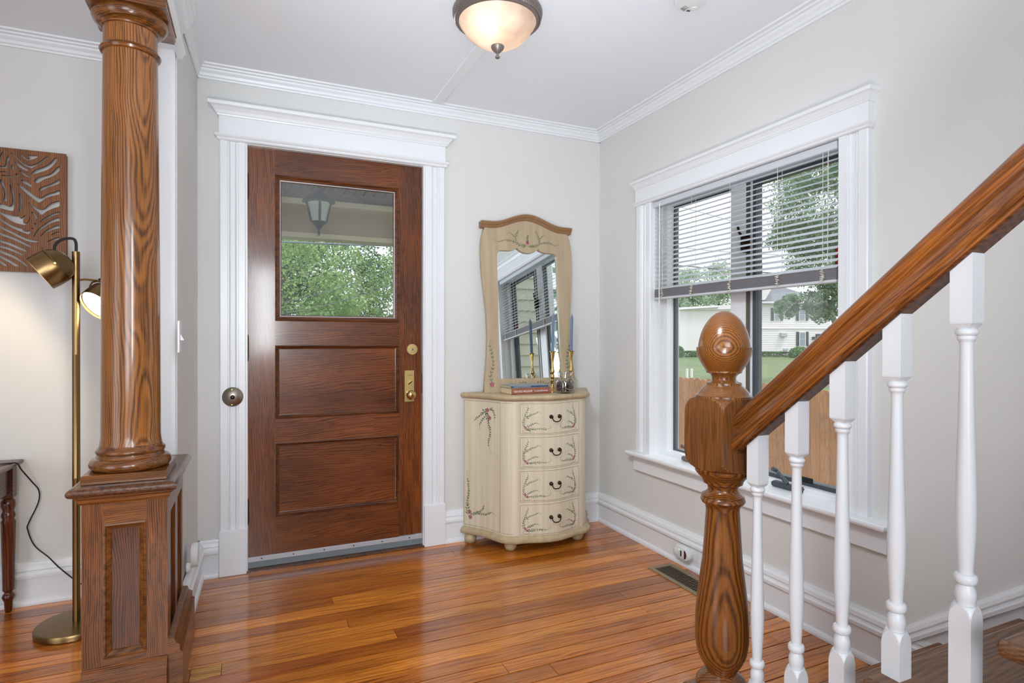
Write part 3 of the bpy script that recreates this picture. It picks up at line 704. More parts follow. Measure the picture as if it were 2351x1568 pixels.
# ------------------------------------------------------------------ staircase
stc = thing('staircase', (1.6, .7, 0), 'wooden stair flight with brown treads climbing along the right wall', 'staircase')
TX0 = 1.046
for k in range(1, 8):
    yf = 1.165-.216*(k-1); z = .184+.1735*(k-1)
    nose = [(yf-.26, z-.028), (yf-.012, z-.028), (yf-.003, z-.022), (yf, z-.014), (yf-.003, z-.006), (yf-.012, z), (yf-.26, z)]
    if k == 7: nose = nose[:0] or [(yf-.9, z-.028), (yf-.012, z-.028), (yf-.003, z-.022), (yf, z-.014), (yf-.003, z-.006), (yf-.012, z), (yf-.9, z)]
    x1 = XR-.020
    mbt = M().loft([[(x, yy, zz) for yy, zz in nose] for x in (TX0+.012, x1)])
    td_ = build('tread', mbt, MT['tread'], stc)
    build('nosing_return', M().loft([[(TX0+.012-.012*sin(a), yy, z-.014-.014*cos(a)) for a in [pi*i/8 for i in range(9)]] for yy in (yf-.008, yf-.232)]), MT['tread'], td_)
    build('riser', M().box(1.09, x1, yf-.045, yf-.028, z-.1735, z-.028), MT['riser'], stc)
    build('stair_bracket', M().loft([[(xx, yf-.03, z-.03), (xx, yf-.215, z-.03), (xx, yf-.19, z-.06), (xx, yf-.12, z-.075), (xx, yf-.07, z-.12), (xx, yf-.03, z-.135)] for xx in (1.072, 1.084)]), MT['trim'], stc)
mb = M()
poly = [(1.125, 0)]
for k in range(1, 8):
    yf = 1.165-.216*(k-1); z = .184+.1735*(k-1)
    poly += [(yf-.030, z-.1735 if k > 1 else 0), (yf-.030, z-.03)]
for k in range(1, 8):                                        # closed stringer wall in columns
    yf = 1.165-.216*(k-1); z = .184+.1735*(k-1)
    build('stringer_panel', M().box(1.084, 1.10, yf-.246, yf-.030, 0, z-.03), MT['trim'], stc)

# newel post
NX, NY = 1.11, 1.15
dep = NX*sin(YAW)+NY*cos(YAW); ppm = FPX/dep
def zn(v): return CAMZ-(v-778.8)/ppm
nw = thing('newel_post', (NX, NY, 0), 'turned oak newel post with an acorn finial at the foot of the stairs', 'newel post')
tilt = Matrix.Translation((NX, NY, .5)) @ Matrix.Rotation(radians(.45), 4, 'Y') @ Matrix.Translation((-NX, -NY, -.5))
FIN = [(712.8, .001), (714, .010), (719, .022), (727, .033), (736, .0415), (750, .051), (764, .0575), (780, .062), (792, .0642), (796, .0645), (797, .0690), (806, .0682), (815, .066), (826, .0615), (835, .056), (843, .050),
       (851, .044), (852.5, .0445), (855, .0435), (857, .037), (861, .032), (865, .0298), (872, .0298), (876, .036), (878, .0437), (882, .0437), (884, .0445), (888, .051), (894, .057), (899, .0612), (904, .0645), (907, .070), (913, .070), (914, .060)]
build('finial', M().lathe([(r, zn(v)) for v, r in reversed(FIN)], (NX, NY), 48).xf(tilt), MT['newel_y'], nw)
zt, zb = zn(914)+.002, zn(1072)
h = .0685
# block: square prism whose ends are turned off by a surface of revolution (gives arched faces)
def arched_block(cx, cy, h, levels, n=128):
    R_ = []
    for z, w in levels:                                     # w = half width of the flat face at this level / h
        lim = h*sqrt(1+w*w) if w <= 1 else 9
        ring = []
        for i in range(n):
            a = 2*pi*(i+.5)/n if False else 2*pi*i/n+pi/4
            r = min(h/max(abs(cos(a)), abs(sin(a))), lim)
            ring.append((cx+r*cos(a), cy+r*sin(a), z))
        R_.append(ring)
    return M().loft(R_)
q = .042
lev = [(zb-.001, .40), (zb+.001, .50)]+[(zb+q*(1-cos(t*pi/16)), .42+.58*sin(t*pi/16)) for t in range(2, 9)]
lev += [(zt-(z-zb), w) for z, w in reversed(lev)]
build('square_block', arched_block(NX, NY, h, lev).xf(tilt), MT['newel_box'], nw)
LOWN = [(1070, .055), (1072, .066), (1075, .0700), (1082, .0695), (1088, .064), (1098, .053), (1104, .0495), (1108, .049), (1110, .043), (1115, .0385), (1122, .0372), (1128, .041), (1132, .048), (1135, .0535), (1137, .0535), (1138, .051), (1141, .0535), (1147, .0555), (1153, .052), (1157, .0445), (1161, .043), (1169, .0418),
        (1215, .0446), (1281, .0494), (1347, .0589), (1390, .0640), (1413, .0656), (1440, .0667), (1463, .0666), (1482, .064), (1496, .061), (1512, .0535), (1524, .046), (1534, .039), (1540, .036), (1544, .041), (1550, .052), (1558, .060), (1568, .064), (1580, .060), (1586, .05)]
build('turned_shaft', M().lathe([(r, zn(v)) for v, r in reversed(LOWN)], (NX, NY), 56).xf(tilt), MT['newel'], nw)
build('base_block', M().bbox(NX-h, NX+h, NY-h, NY+h, 0, zn(1582), .004), MT['newel_box'], nw)

# balusters
BX = 1.11
bal_y = [1.035, .925, .815, .7045, .588]
def zb5(v):
    d = BX*sin(YAW)+.588*cos(YAW); return CAMZ-(v-778.8)/(FPX/d)
BP = [(751, .0100), (752, .0125), (755, .0152), (759, .0166), (763, .0168), (766, .0160), (768.5, .0140), (769.5, .0124), (770, .0128), (770.5, .0138), (775, .0140), (779, .0132), (781, .0115), (785, .0104), (792, .0099), (860, .0105), (960, .0119), (1060, .0138), (1130, .0151), (1168, .0155), (1210, .0150), (1260, .0131),
      (1300, .0113), (1314, .0108), (1315, .0108), (1315.5, .0135), (1317.5, .0155), (1321, .0168), (1327, .0173), (1333, .0167), (1337, .0150), (1339, .0126), (1340, .0114), (1342, .0118), (1350, .0142), (1360, .0156), (1368, .0156), (1378, .0146), (1385, .0132), (1389, .0125)]
hs = .0172
bnames = ['white turned baluster right beside the newel post', 'white turned baluster, second from the newel post', 'white turned baluster, third from the newel post',
          'white turned baluster, fourth from the newel post', 'tallest white turned baluster, fifth from the newel post at the right']
def zrail(yy): return 1.306+(.588-yy)*.835               # underside of handrail
for i, yy in enumerate(bal_y):
    dz = (.588-yy)*.835
    tread_k = [1, 2, 2, 3, 3][i]; zt_ = .184+.1735*(tread_k-1)
    ba = thing('baluster', (BX, yy, zt_), bnames[i], 'baluster', 'white stair balusters')
    build('spindle', M().lathe([(r, zb5(v)+dz) for v, r in reversed(BP)], (BX, yy), 24), MT['balpaint'], ba)
    z0 = zb5(751)+dz
    mb = M()
    c = hs
    # top block: chamfered lower end, raked upper end
    def sq(z, p): return [(BX-p, yy-p, z), (BX+p, yy-p, z), (BX+p, yy+p, z), (BX-p, yy+p, z)]
    mb.loft([sq(z0-.001, c*.62), sq(z0+.007, c*.97), sq(z0+.010, c), [(BX-c, yy-c, zrail(yy-c)), (BX+c, yy-c, zrail(yy-c)), (BX+c, yy+c, zrail(yy+c)), (BX-c, yy+c, zrail(yy+c))]])
    build('top_block', mb, MT['balpaint'], ba)
    z1 = zb5(1386)+dz
    lv = [(zt_, 1.1), (z1-.026, 1.1)]+[(z1-.026+.026*sin(t*pi/16), cos(t*pi/16)) for t in range(0, 8)]+[(z1, .08)]
    mb = arched_block(BX, yy, c, lv, 64)
    build('base_block', mb, MT['balpaint'], ba)

# handrail: moulded section swept along the rake
RS = .835
hr = thing('handrail', (1.11, 1.0, .93), 'moulded varnished wooden handrail climbing from the newel post', 'handrail')
SEC = [(-.022, 0), (.022, 0), (.024, .003), (.033, .004), (.0365, .008), (.0365, .014), (.034, .018), (.0325, .020), (.031, .028), (.0275, .038), (.0235, .047), (.0215, .053), (.0225, .057), (.027, .0595), (.0305, .064), (.031, .071), (.0285, .079), (.022, .086), (.012, .0905), (0, .092)]
SEC = SEC + [(-x, z) for x, z in reversed(SEC[2:-1])]
def rail_ring(yy): return [(1.108+x, yy, zrail(yy)-.004+z*1.06) for x, z in SEC]
rb_ = M().loft([rail_ring(1.088), rail_ring(-.35)], smooth=True)
ROT = Matrix.Rotation(atan2(-RS, 1), 4, 'X')
rb_.v = [tuple(ROT.inverted() @ (Vector(v)-world_of(hr))+world_of(hr)) for v in rb_.v]
rbo = build('rail_body', rb_, MT['rail'], hr, sharp=35); rbo.rotation_euler = (atan2(-RS, 1), 0, 0)
build('rail_fillet', M().loft([[(1.108+x, yy, zrail(yy)-.010+z) for x, z in ((-.018, 0), (.018, 0), (.018, .012), (-.018, .012))] for yy in (1.085, -.35)]), MT['cap'], hr)

# ------------------------------------------------------------------ chest of drawers
CHX, CHB, CHT = 1.517, 3.170, .860
ch = thing('chest_of_drawers', (CHX, 3.03, 0), 'small cream chest of four drawers painted with leafy vines', 'chest')
def front_y(x): return CHB-(.292+.044*(.5+.5*cos(pi*min(1, abs(x)/.205))))
def half_outline():
    pts = []
    for i in range(9):                                    # left side panel, slightly hollow
        t = i/8; x = -.405+t*(.405-.268); yv = -.0-t*.238
        nx, ny = -.87, -.5
        d = -.016*sin(pi*t)
        pts.append((x+nx*d*-1*-1, CHB+yv+ny*d*-1*-1))
    for i in range(1, 8):                                 # rounded corner pilaster
        t = i/8; x = -.268+t*.063; yv = -.238-t*.054
        d = .008*sin(pi*t)
        pts.append((x-.65*d, CHB+yv-.76*d))
    for i in range(0, 13):
        x = -.205+.205*i/12
        pts.append((x, front_y(x)))
    return pts
HO = half_outline()
OUT = HO+[(-x, y) for x, y in reversed(HO[:-1])]
def off_outline(p):
    n = len(OUT); res = []
    for i, (x, y) in enumerate(OUT):
        a = OUT[max(0, i-1)]; b = OUT[min(n-1, i+1)]
        t = Vector((b[0]-a[0], b[1]-a[1])).normalized(); nr = Vector((t.y, -t.x))
        q = Vector((x, y))+nr*p
        res.append((CHX+q.x, q.y))
    res[0] = (res[0][0], CHB); res[-1] = (res[-1][0], CHB)
    return res
def ch_ring(z, p): return [(x, y, z) for x, y in off_outline(p)]
build('carcass', M().loft([ch_ring(.086, 0), ch_ring(.832, 0)], smooth=True), MT['cream'], ch, sharp=30)
build('top', M().loft([ch_ring(z, p) for z, p in ((.826, .002), (.830, .006), (.832, .014), (.837, .021), (.844, .024), (.851, .023), (.857, .018), (.860, .010))], smooth=True), MT['cream_dark'], ch, sharp=50)
build('base_moulding', M().loft([ch_ring(z, p) for z, p in ((.052, .012), (.056, .022), (.066, .026), (.076, .024), (.080, .016), (.084, .014), (.090, .006), (.092, .001))], smooth=True), MT['cream_dark'], ch, sharp=50)
for fx, fy in ((-.212, 2.935), (.212, 2.935), (-.375, 3.135), (.375, 3.135)):
    build('foot', M().lathe([(.014, 0), (.025, .005), (.033, .017), (.035, .029), (.031, .043), (.022, .051), (.016, .056)], (CHX+fx, fy), 24), MT['cream_dark'], ch)
rng0 = random.Random(5)
def vine(mb_l, mb_s, path, fn, leaf=.016, w=.0052, spacing=.010, tip=.6, stem=.0008, curl=True):
    """painted vine: leaf pairs along a 2-D path; fn maps (s, z) to a point just proud of the surface"""
    P = smooth_poly(path, 8, False)
    d = 0; k = 0; tot = sum((P[i+1]-P[i]).length for i in range(len(P)-1))
    for i in range(len(P)-1):
        a, b = P[i], P[i+1]; t = (b-a); Ls = t.length
        if Ls < 1e-6: continue
        t /= Ls; n = Vector((-t.y, t.x)); st_ = stem
        mb_s.add([fn(*(a-n*st_)), fn(*(b-n*st_)), fn(*(b+n*st_)), fn(*(a+n*st_))], [(0, 1, 2, 3)])
        acc = 0
        while d+Ls-acc >= (k+1)*spacing and (k+1)*spacing < tot*tip:
            acc2 = (k+1)*spacing-d
            if acc2 > Ls: break
            q = a+t*acc2
            sc = 1-.45*((k+1)*spacing/(tot*tip))
            for sgn in (1, -1):
                jt = rng0.uniform(-.25, .25); dirv = (t*(.8+jt)+n*sgn*(.62-jt)).normalized(); sc = sc*rng0.uniform(.75, 1.2); pv = Vector((-dirv.y, dirv.x)); Lf = leaf*sc; wf = w*sc
                mb_l.add([fn(*q), fn(*(q+dirv*Lf*.45+pv*wf*.5)), fn(*(q+dirv*Lf)), fn(*(q+dirv*Lf*.45-pv*wf*.5))], [(0, 1, 2, 3)])
            k += 1
        d += Ls
def flower(mb_f, c, fn, r=.008):
    for i in range(5):
        a = 2*pi*i/5+.3; u = Vector((cos(a), sin(a))); v = Vector((-u.y, u.x)); c2 = Vector(c)
        mb_f.add([fn(*c2), fn(*(c2+u*r*.6+v*r*.38)), fn(*(c2+u*r)), fn(*(c2+u*r*.6-v*r*.38))], [(0, 1, 2, 3)])
def ribbon_rect(mb, x0, x1, z0, z1, fn, w=.0011, n=16):
    for za in (z0, z1):
        for i in range(n):
            xa = x0+(x1-x0)*i/n; xb = x0+(x1-x0)*(i+1)/n
            mb.add([fn(xa, za-w), fn(xb, za-w), fn(xb, za+w), fn(xa, za+w)], [(0, 1, 2, 3)])
    for xa in (x0, x1):
        mb.add([fn(xa-w, z0), fn(xa+w, z0), fn(xa+w, z1), fn(xa-w, z1)], [(0, 1, 2, 3)])
DW = .192; DP = .005
dz_tops = [.822, .638, .454, .270]
for zt0 in dz_tops:
    z1 = zt0-.002; z0 = zt0-.180
    xs2 = [-DW+2*DW*i/24 for i in range(25)]
    fr_ = [(CHX+x, front_y(x)-DP) for x in xs2]; bk = [(CHX+x, front_y(x)+.02) for x in reversed(xs2)]
    ring = fr_+bk
    inset = lambda e: [(CHX+x*(1-e/DW), front_y(x)-(DP-(.0015 if e else 0))) for x in xs2]+bk
    dr_ = build('drawer', M().loft([[(x, y, z) for x, y in (inset(.001) if e else ring)] for z, e in ((z0, 1), (z0+.002, 0), (z1-.002, 0), (z1, 1))], smooth=False), MT['cream'], ch)
    for p in dr_.data.polygons: p.use_smooth = False
    fn = lambda x, z: (CHX+x, front_y(x)-DP-.0006, z)
    fs = lambda x, z: (CHX+x, front_y(x)-DP-.0004, z)
    mbl, mbs, mbf, mbr = M(), M(), M(), M()
    ribbon_rect(mbr, -DW+.008, DW-.008, z0+.008, z1-.008, fs, .0009)
    tag(build('painted_border', mbr, MT['line_brown'], dr_), kind='stuff')
    zc = z0
    for s in (1, -1):
        X = lambda x: -s*x
        L = 1.0 if s == 1 else .78
        o = -.168 if s == 1 else -.162
        def pth(pts): return [(s*(o+px*L), zc+pz) for px, pz in pts]
        vine(mbl, mbs, pth([(.012, .028), (.050, .030), (.095, .033), (.125, .030), (.150, .038), (.148, .052)]), fn, spacing=.0105, tip=.74)
        vine(mbl, mbs, pth([(.010, .032), (.004, .070), (.014, .110), (.028, .145), (.024, .165)]), fn, spacing=.0115, tip=.85)
        vine(mbl, mbs, pth([(.012, .088), (.040, .108), (.066, .116), (.084, .126), (.096, .116)]), fn, leaf=.013, spacing=.010, tip=.8)
        vine(mbl, mbs, pth([(.018, .040), (.046, .056), (.072, .064), (.090, .058)]), fn, leaf=.011, spacing=.009, tip=.8)
        mbs_p = pth([(.010, .030), (.000, .018), (.020, .012), (.044, .014)])
        vine(mbl, mbs, mbs_p, fn, tip=0)
        flower(mbf, pth([(.014, .040)])[0], fn, .009); flower(mbf, pth([(.024, .030)])[0], fn, .008)
    tag(build('painted_leaves', mbl, MT['leaf_paint'], dr_), kind='stuff'); tag(build('painted_stems', mbs, MT['leaf_paint'], dr_), kind='stuff'); tag(build('painted_flowers', mbf, MT['pink_paint'], dr_), kind='stuff')
    zh = zt0-.088; yh = front_y(.01)-DP
    pl = build('bail_pull', M().tube([(CHX+.010-.026, yh-.012, zh+.006), (CHX+.010-.026, yh-.020, zh-.004), (CHX+.010-.020, yh-.021, zh-.014), (CHX+.010-.010, yh-.021, zh-.020), (CHX+.010+.010, yh-.021, zh-.020),
          (CHX+.010+.020, yh-.021, zh-.014), (CHX+.010+.026, yh-.020, zh-.002), (CHX+.010+.026, yh-.012, zh+.008)], [.0024, .0026, .0028, .003, .003, .0028, .0026, .0024], 8), MT['bronze'], dr_)
    for sx in (-.026, .026):
        build('rosette', disc([(.011, -.001), (.011, .003), (.007, .006), (.006, .012), (.0075, .015), (.004, .018)], CHX+.010+sx, front_y(.01)-DP, zh+.006, 16), MT['bronze'], pl)
# painted side panel (left) and mirrored right
mbl, mbs, mbf, mbr = M(), M(), M(), M()
cum = [0]
for i in range(8): cum.append(cum[-1]+(Vector(HO[i+1])-Vector(HO[i])).length)
def side_fn(off):
    def fn(s, z):
        s = max(0, min(cum[8]-1e-6, s)); i = max(k for k in range(8) if cum[k] <= s); t = (s-cum[i])/(cum[i+1]-cum[i])
        a, b = Vector(HO[i]), Vector(HO[i+1]); q = a.lerp(b, t); tt = (b-a).normalized(); nr = Vector((tt.y, -tt.x)); q = q+nr*off
        return (CHX+q.x, q.y, z)
    return fn
fn = side_fn(.0008); SLn = cum[8]
ribbon_rect(mbr, .006, SLn-.012, .102, .815, side_fn(.0005), .0009)
vine(mbl, mbs, [(SLn*.60, .765), (SLn*.62, .70), (SLn*.68, .64), (SLn*.62, .585), (SLn*.66, .545), (SLn*.74, .52)], fn, leaf=.022, w=.009, spacing=.013, tip=.75)
vine(mbl, mbs, [(SLn*.62, .765), (SLn*.50, .755), (SLn*.36, .725), (SLn*.24, .700)], fn, leaf=.022, w=.009, spacing=.014, tip=.9)
vine(mbl, mbs, [(SLn*.62, .765), (SLn*.50, .72), (SLn*.40, .685), (SLn*.38, .650)], fn, leaf=.020, w=.008, spacing=.014, tip=.8)
vine(mbl, mbs, [(SLn*.62, .765), (SLn*.72, .775), (SLn*.80, .74), (SLn*.78, .70)], fn, leaf=.018, w=.008, spacing=.013, tip=.8)
vine(mbl, mbs, [(SLn*.12, .150), (SLn*.10, .22), (SLn*.13, .30), (SLn*.10, .37), (SLn*.08, .41)], fn, leaf=.022, w=.008, spacing=.014, tip=.85)
vine(mbl, mbs, [(SLn*.14, .160), (SLn*.30, .175), (SLn*.46, .20), (SLn*.52, .235)], fn, leaf=.020, w=.008, spacing=.013, tip=.9)
vine(mbl, mbs, [(SLn*.30, .178), (SLn*.55, .178), (SLn*.72, .20), (SLn*.86, .185)], fn, leaf=.018, w=.007, spacing=.013, tip=.7)
for c in ((SLn*.60, .768), (SLn*.66, .725), (SLn*.15, .178), (SLn*.17, .148)): flower(mbf, c, fn, .014)
for m_ in (mbl, mbs, mbf, mbr):
    nv = len(m_.v); fs_ = [list(f) for f in m_.f]
    m_.add([(2*CHX-x, y, z) for x, y, z in m_.v], [list(reversed(f)) for f in fs_])
tag(build('painted_leaves', mbl, MT['leaf_paint'], ch), kind='stuff'); tag(build('painted_stems', mbs, MT['leaf_paint'], ch), kind='stuff')
tag(build('painted_flowers', mbf, MT['pink_paint'], ch), kind='stuff'); tag(build('painted_border', mbr, MT['line_brown'], ch), kind='stuff')
mbr = M()
ps = [(Vector(HO[8+i])) for i in range(0, 9)]
def pil_fn(s, z):
    s = max(0, min(.9999, s)); i = int(s*7); q = ps[i].lerp(ps[i+1], s*7-i) if i < 7 else ps[7]
    tt = (ps[min(i+1, 8)]-ps[i]).normalized(); q = q+Vector((tt.y, -tt.x))*.0006
    return (CHX+q.x, q.y, z)
for sgn in (0, 1):
    m_ = M(); ribbon_rect(m_, .10, .92, .102, .815, pil_fn, .0009, 8)
    if sgn: m_.v = [(2*CHX-x, y, z) for x, y, z in m_.v]
    mbr.add(m_.v, m_.f)
tag(build('pilaster_lines', mbr, MT['line_brown'], ch), kind='stuff')

# ------------------------------------------------------------------ mirror
MA = radians(4.2)
mr_ = thing('wall_mirror', (1.513, 3.094, CHT), 'tall cream mirror with arched crest and painted vines, leaning over the chest', 'mirror')
# local (u, h) -> (x, y, z) relative to the empty
MM = Matrix(((1, 0, 0, 0), (0, sin(MA), cos(MA)*1, 0), (0, cos(MA), -sin(MA)*1, 0), (0, 0, 0, 1)))
# columns: u->x ; h->(0,sin,cos) ; normal (w) -> (0,cos,-sin) pointing backward
half = [(0, .301), (.05, .296), (.107, .289), (.16, .283), (.211, .2775), (.315, .271), (.4536, .274), (.592, .287), (.66, .294), (.73, .2985), (.814, .300), (.88, .296), (.92, .287), (.962, .272)]
def crest(u): return .962+.060*(.5*(1+cos(pi*min(1, abs(u)/.235))))
outer = [(hw_, hh) for hh, hw_ in half]
outer = [(x, y) for x, y in outer]
topc = [(.272-.544*i/24, crest(.272-.544*i/24)) for i in range(1, 24)]
outline = outer+topc+[(-x, y) for x, y in reversed(outer)]
hr_ = [(.211, .074), (.206, .30), (.203, .55), (.203, .795), (.200, .812), (.192, .824), (.178, .831), (.155, .833), (.13, .833), (.105, .836), (.085, .843), (.070, .854), (.058, .843), (.040, .832), (.02, .826), (0, .824)]
hole = hr_+[(-x, y) for x, y in reversed(hr_[:-1])]
curve_plate('frame', outline, [hole], .022, MT['mframe'], mr_, MM @ Matrix.Translation((0, 0, .011)), .002)
gl = M().add([MM @ Vector((x, y, w)) for w in (.013, .018) for x, y in ((-.222, .062), (.222, .062), (.222, .862), (-.222, .862))], [(0, 1, 2, 3), (7, 6, 5, 4), (0, 4, 5, 1), (1, 5, 6, 2), (2, 6, 7, 3), (3, 7, 4, 0)])
def build_local(name, mb, m, parent, sharp=40):
    me = bpy.data.meshes.new(name); me.from_pydata(mb.v, [], mb.f); me.polygons.foreach_set('use_smooth', mb.sm); me.update()
    if any(mb.sm): smooth_obj(me, sharp)
    return link(name, me, m, parent)
build_local('mirror_glass', gl, MT['mirror'], mr_)
cp = []
for i in range(33):
    u = -.300+.600*i/32; hc = crest(u)-.004
    cp.append([MM @ Vector((u, hc+dh, w)) for dh, w in ((0, .024), (0, -.004), (.008, -.010), (.014, -.012), (.020, -.020), (.030, -.024), (.036, -.024), (.036, .024))])
build_local('crest_moulding', M().loft(cp), MT['mcap'], mr_)
mbl, mbs, mbf = M(), M(), M()
fm = lambda u, hh: tuple(MM @ Vector((u, hh, -.0026)))
for s in (1, -1):
    f2 = lambda u, hh, s=s: fm(s*u, hh)
    vine(mbl, mbs, [(0, .866), (.05, .868), (.085, .885), (.110, .892), (.150, .892), (.190, .880), (.225, .890)], f2, leaf=.018, w=.006, spacing=.011, tip=.8)
    vine(mbl, mbs, [(.075, .880), (.080, .91), (.070, .935), (.055, .965)], f2, leaf=.018, w=.006, spacing=.011, tip=.95)
    vine(mbl, mbs, [(.082, .912), (.105, .935), (.125, .94), (.135, .925)], f2, leaf=.010, w=.004, spacing=.010, tip=.6)
    vine(mbl, mbs, [(.253, .045), (.262, .10), (.244, .16), (.250, .22), (.262, .27), (.250, .31)], f2, leaf=.024, w=.009, spacing=.022, tip=.85)
    flower(mbf, (.254, .045), f2, .018)
    vine(mbl, mbs, [(.02, .040), (.06, .052), (.10, .040), (.14, .050)], f2, leaf=.014, w=.006, spacing=.018, tip=.9)
vine(mbl, mbs, [(0, .878), (0, .905), (.004, .935)], fm, leaf=.018, w=.006, spacing=.008, tip=.9)
flower(mbf, (0, .884), fm, .013)
tag(build_local('painted_leaves', mbl, MT['leaf_paint'], mr_), kind='stuff'); tag(build_local('painted_stems', mbs, MT['leaf_paint'], mr_), kind='stuff'); tag(build_local('painted_flowers', mbf, MT['pink_paint'], mr_), kind='stuff')

# ------------------------------------------------------------------ things on the chest
def candlestick(x, y, lab1, lab2, hgt=0):
    cs = thing('candlestick', (x, y, CHT), lab1, 'candlestick', 'brass candlesticks on the chest')
    pr = [(.028, 0), (.028, .004), (.022, .010), (.012, .020), (.008, .040), (.0065, .058), (.011, .066), (.0075, .074), (.011, .082), (.0115, .096), (.007, .104), (.012, .114), (.0125, .122), (.0085, .130), (.0065, .152), (.0045, .170), (.007, .190), (.0115, .222), (.0125, .232)]
    build('stick_stem', M().lathe([(r, CHT+z) for r, z in pr], (x, y), 24), MT['brass'], cs)
    build('drip_pan', M().lathe([(.012, CHT+.230), (.019, CHT+.232), (.0195, CHT+.235), (.012, CHT+.237)], (x, y), 24), MT['brass'], cs)
    cs.rotation_euler = (0, radians(1.0), 0)
    z0 = CHT+.237
    c2 = build('candle', M().lathe([(.0098, z0), (.0098, z0+.02), (.0096, z0+.195), (.0085, z0+.202), (.003, z0+.215), (.001, z0+.222)], (x, y), 6, smooth=False), MT['candle'], None, (x, y, z0))
    c2.location.x += .004; c2.rotation_euler = (0, radians(1.0), 0)
    tag(c2, lab2, 'candle', 'blue taper candles')
candlestick(1.590, 2.985, 'turned brass candlestick just left of the glass jar', 'blue taper candle in front of the mirror glass, in the left candlestick')
candlestick(1.752, 3.052, 'turned brass candlestick on the right, behind the glass jar', 'blue taper candle in front of the right side of the mirror frame')
jx, jy = 1.628, 2.898
jr = thing('glass_jar', (jx, jy, CHT), 'clear glass jar with wire handle, half full of dark potpourri', 'jar')
wall_o = [(.030, 0), (.048, .001), (.054, .006), (.056, .016), (.056, .062), (.053, .074), (.045, .083), (.040, .088), (.039, .108), (.043, .112), (.043, .120)]
wall_i = [(.040, .119), (.036, .108), (.037, .088), (.042, .081), (.050, .072), (.053, .062), (.053, .016), (.048, .006), (.030, .004)]
build('jar_body', M().lathe([(r, CHT+z) for r, z in wall_o+wall_i], (jx, jy), 36), MT['jar'], jr)
rp = random.Random(3)
pm = M()
for i in range(520):
    a = rp.uniform(0, 2*pi); r = .046*sqrt(rp.random()); z = CHT+.011+rp.random()*.052; sz = rp.uniform(.004, .008)
    cx_, cy_ = jx+r*cos(a), jy+r*sin(a)
    pm.add([(cx_+sz*cos(a), cy_+sz*sin(a), z), (cx_-sz*sin(a), cy_+sz*cos(a), z+sz*.4), (cx_-sz*cos(a), cy_-sz*sin(a), z), (cx_+sz*sin(a), cy_-sz*cos(a), z-sz*.3), (cx_, cy_, z+sz*.8), (cx_, cy_, z-sz*.6)],
           [(0, 1, 4), (1, 2, 4), (2, 3, 4), (3, 0, 4), (1, 0, 5), (2, 1, 5), (3, 2, 5), (0, 3, 5)])
tag(build('potpourri', pm, MT['potpourri'], jr), kind='stuff')
build('wire_handle', M().tube([tuple(v) for v in smooth_poly([(jx-.042, jy-.01, CHT+.100), (jx-.050, jy-.045, CHT+.074), (jx-.042, jy-.060, CHT+.045), (jx-.012, jy-.062, CHT+.024), (jx+.020, jy-.062, CHT+.026), (jx+.044, jy-.058, CHT+.052), (jx+.050, jy-.04, CHT+.078), (jx+.042, jy-.01, CHT+.100)], 6, False)], .0014, 6), MT['satin_brass'], jr)
build('wire_collar', M().tube([(jx+.0435*cos(2*pi*i/24), jy+.0435*sin(2*pi*i/24), CHT+.100) for i in range(25)], .0011, 5), MT['satin_brass'], jr)

def book(name, x0, y0, z0, L, D, T, rot, cover, spine, label, cat='book'):
    b = thing(name, (x0, y0, z0), label, cat)
    b.rotation_euler = (0, 0, rot)
    def bl_(nm, mb, m): return build_local(nm, mb, m, b)
    c = .0025
    bl_('cover_board', M().box(0, L, 0, D, 0, c), cover); bl_('cover_board', M().box(0, L, 0, D, T-c, T), cover)
    bl_('book_spine', M().loft([[(x, y, z) for y, z in ((.004, 0), (-.001, T*.2), (-.002, T*.5), (-.001, T*.8), (.004, T), (.008, T), (.008, 0))] for x in (0, L)]), spine)
    bl_('page_block', M().box(.004, L-.004, .006, D-.004, c, T-c), MT['paper'])
    return b
TX = Matrix.Rotation(pi/2, 4, 'X')
b1 = book('hardcover_book', 1.298, 2.900, CHT, .240, .155, .036, radians(2), MT['copper_cover'], MT['copper_cover'], 'thick coppery hardcover book at the bottom of the pair on the chest')
text('spine_lettering', 'BEATRIZ WILLIAMS', .0125, MT['ink_white'], b1, Matrix.Translation((.012, -.0024, .0135)) @ TX, sx=1.05)
text('spine_lettering', 'the', .008, MT['ink_white'], b1, Matrix.Translation((.137, -.0024, .0145)) @ TX)
text('spine_lettering', 'GOLDEN HOUR', .0105, MT['ink_white'], b1, Matrix.Translation((.150, -.0024, .0142)) @ TX, sx=.95)
b2 = book('paperback_book', 1.296, 2.904, CHT+.036, .232, .150, .013, radians(2.5), MT['grey_cover'], MT['blue_cover'], 'thin blue spined book lying on top of the coppery book')
text('spine_lettering', 'A HISTORY OF THE DISAPPEARANCE', .006, MT['ink_white'], b2, Matrix.Translation((.012, -.0024, .0045)) @ TX, sx=1.1)

# ------------------------------------------------------------------ ceiling fixtures
LX, LY = .905, 2.170
cl_ = thing('ceiling_light', (LX, LY, HC), 'flush ceiling light with frosted bowl and pewter rope trimmed rim', 'ceiling light')
build('rim', M().lathe([(.150, HC), (.176, HC-.001), (.181, HC-.010), (.180, HC-.022), (.172, HC-.032), (.170, HC-.033), (.168, HC-.040), (.160, HC-.046), (.155, HC-.047), (.150, HC-.040), (.148, HC-.03)], (LX, LY), 72), MT['pewter'], cl_)
rope = M()
for i in range(96):
    a = 2*pi*i/96; a2 = a+2*pi/96*1.5
    rope.tube([(LX+.1735*cos(a), LY+.1735*sin(a), HC-.029), (LX+.172*cos(a2), LY+.172*sin(a2), HC-.040)], .0032, 5)
tag(build('rope_trim', rope, MT['pewter'], cl_), kind='stuff')
m, nt, p = new_mat('frosted_alabaster_bowl')
nt.nodes.remove(p); Lk = nt.links.new
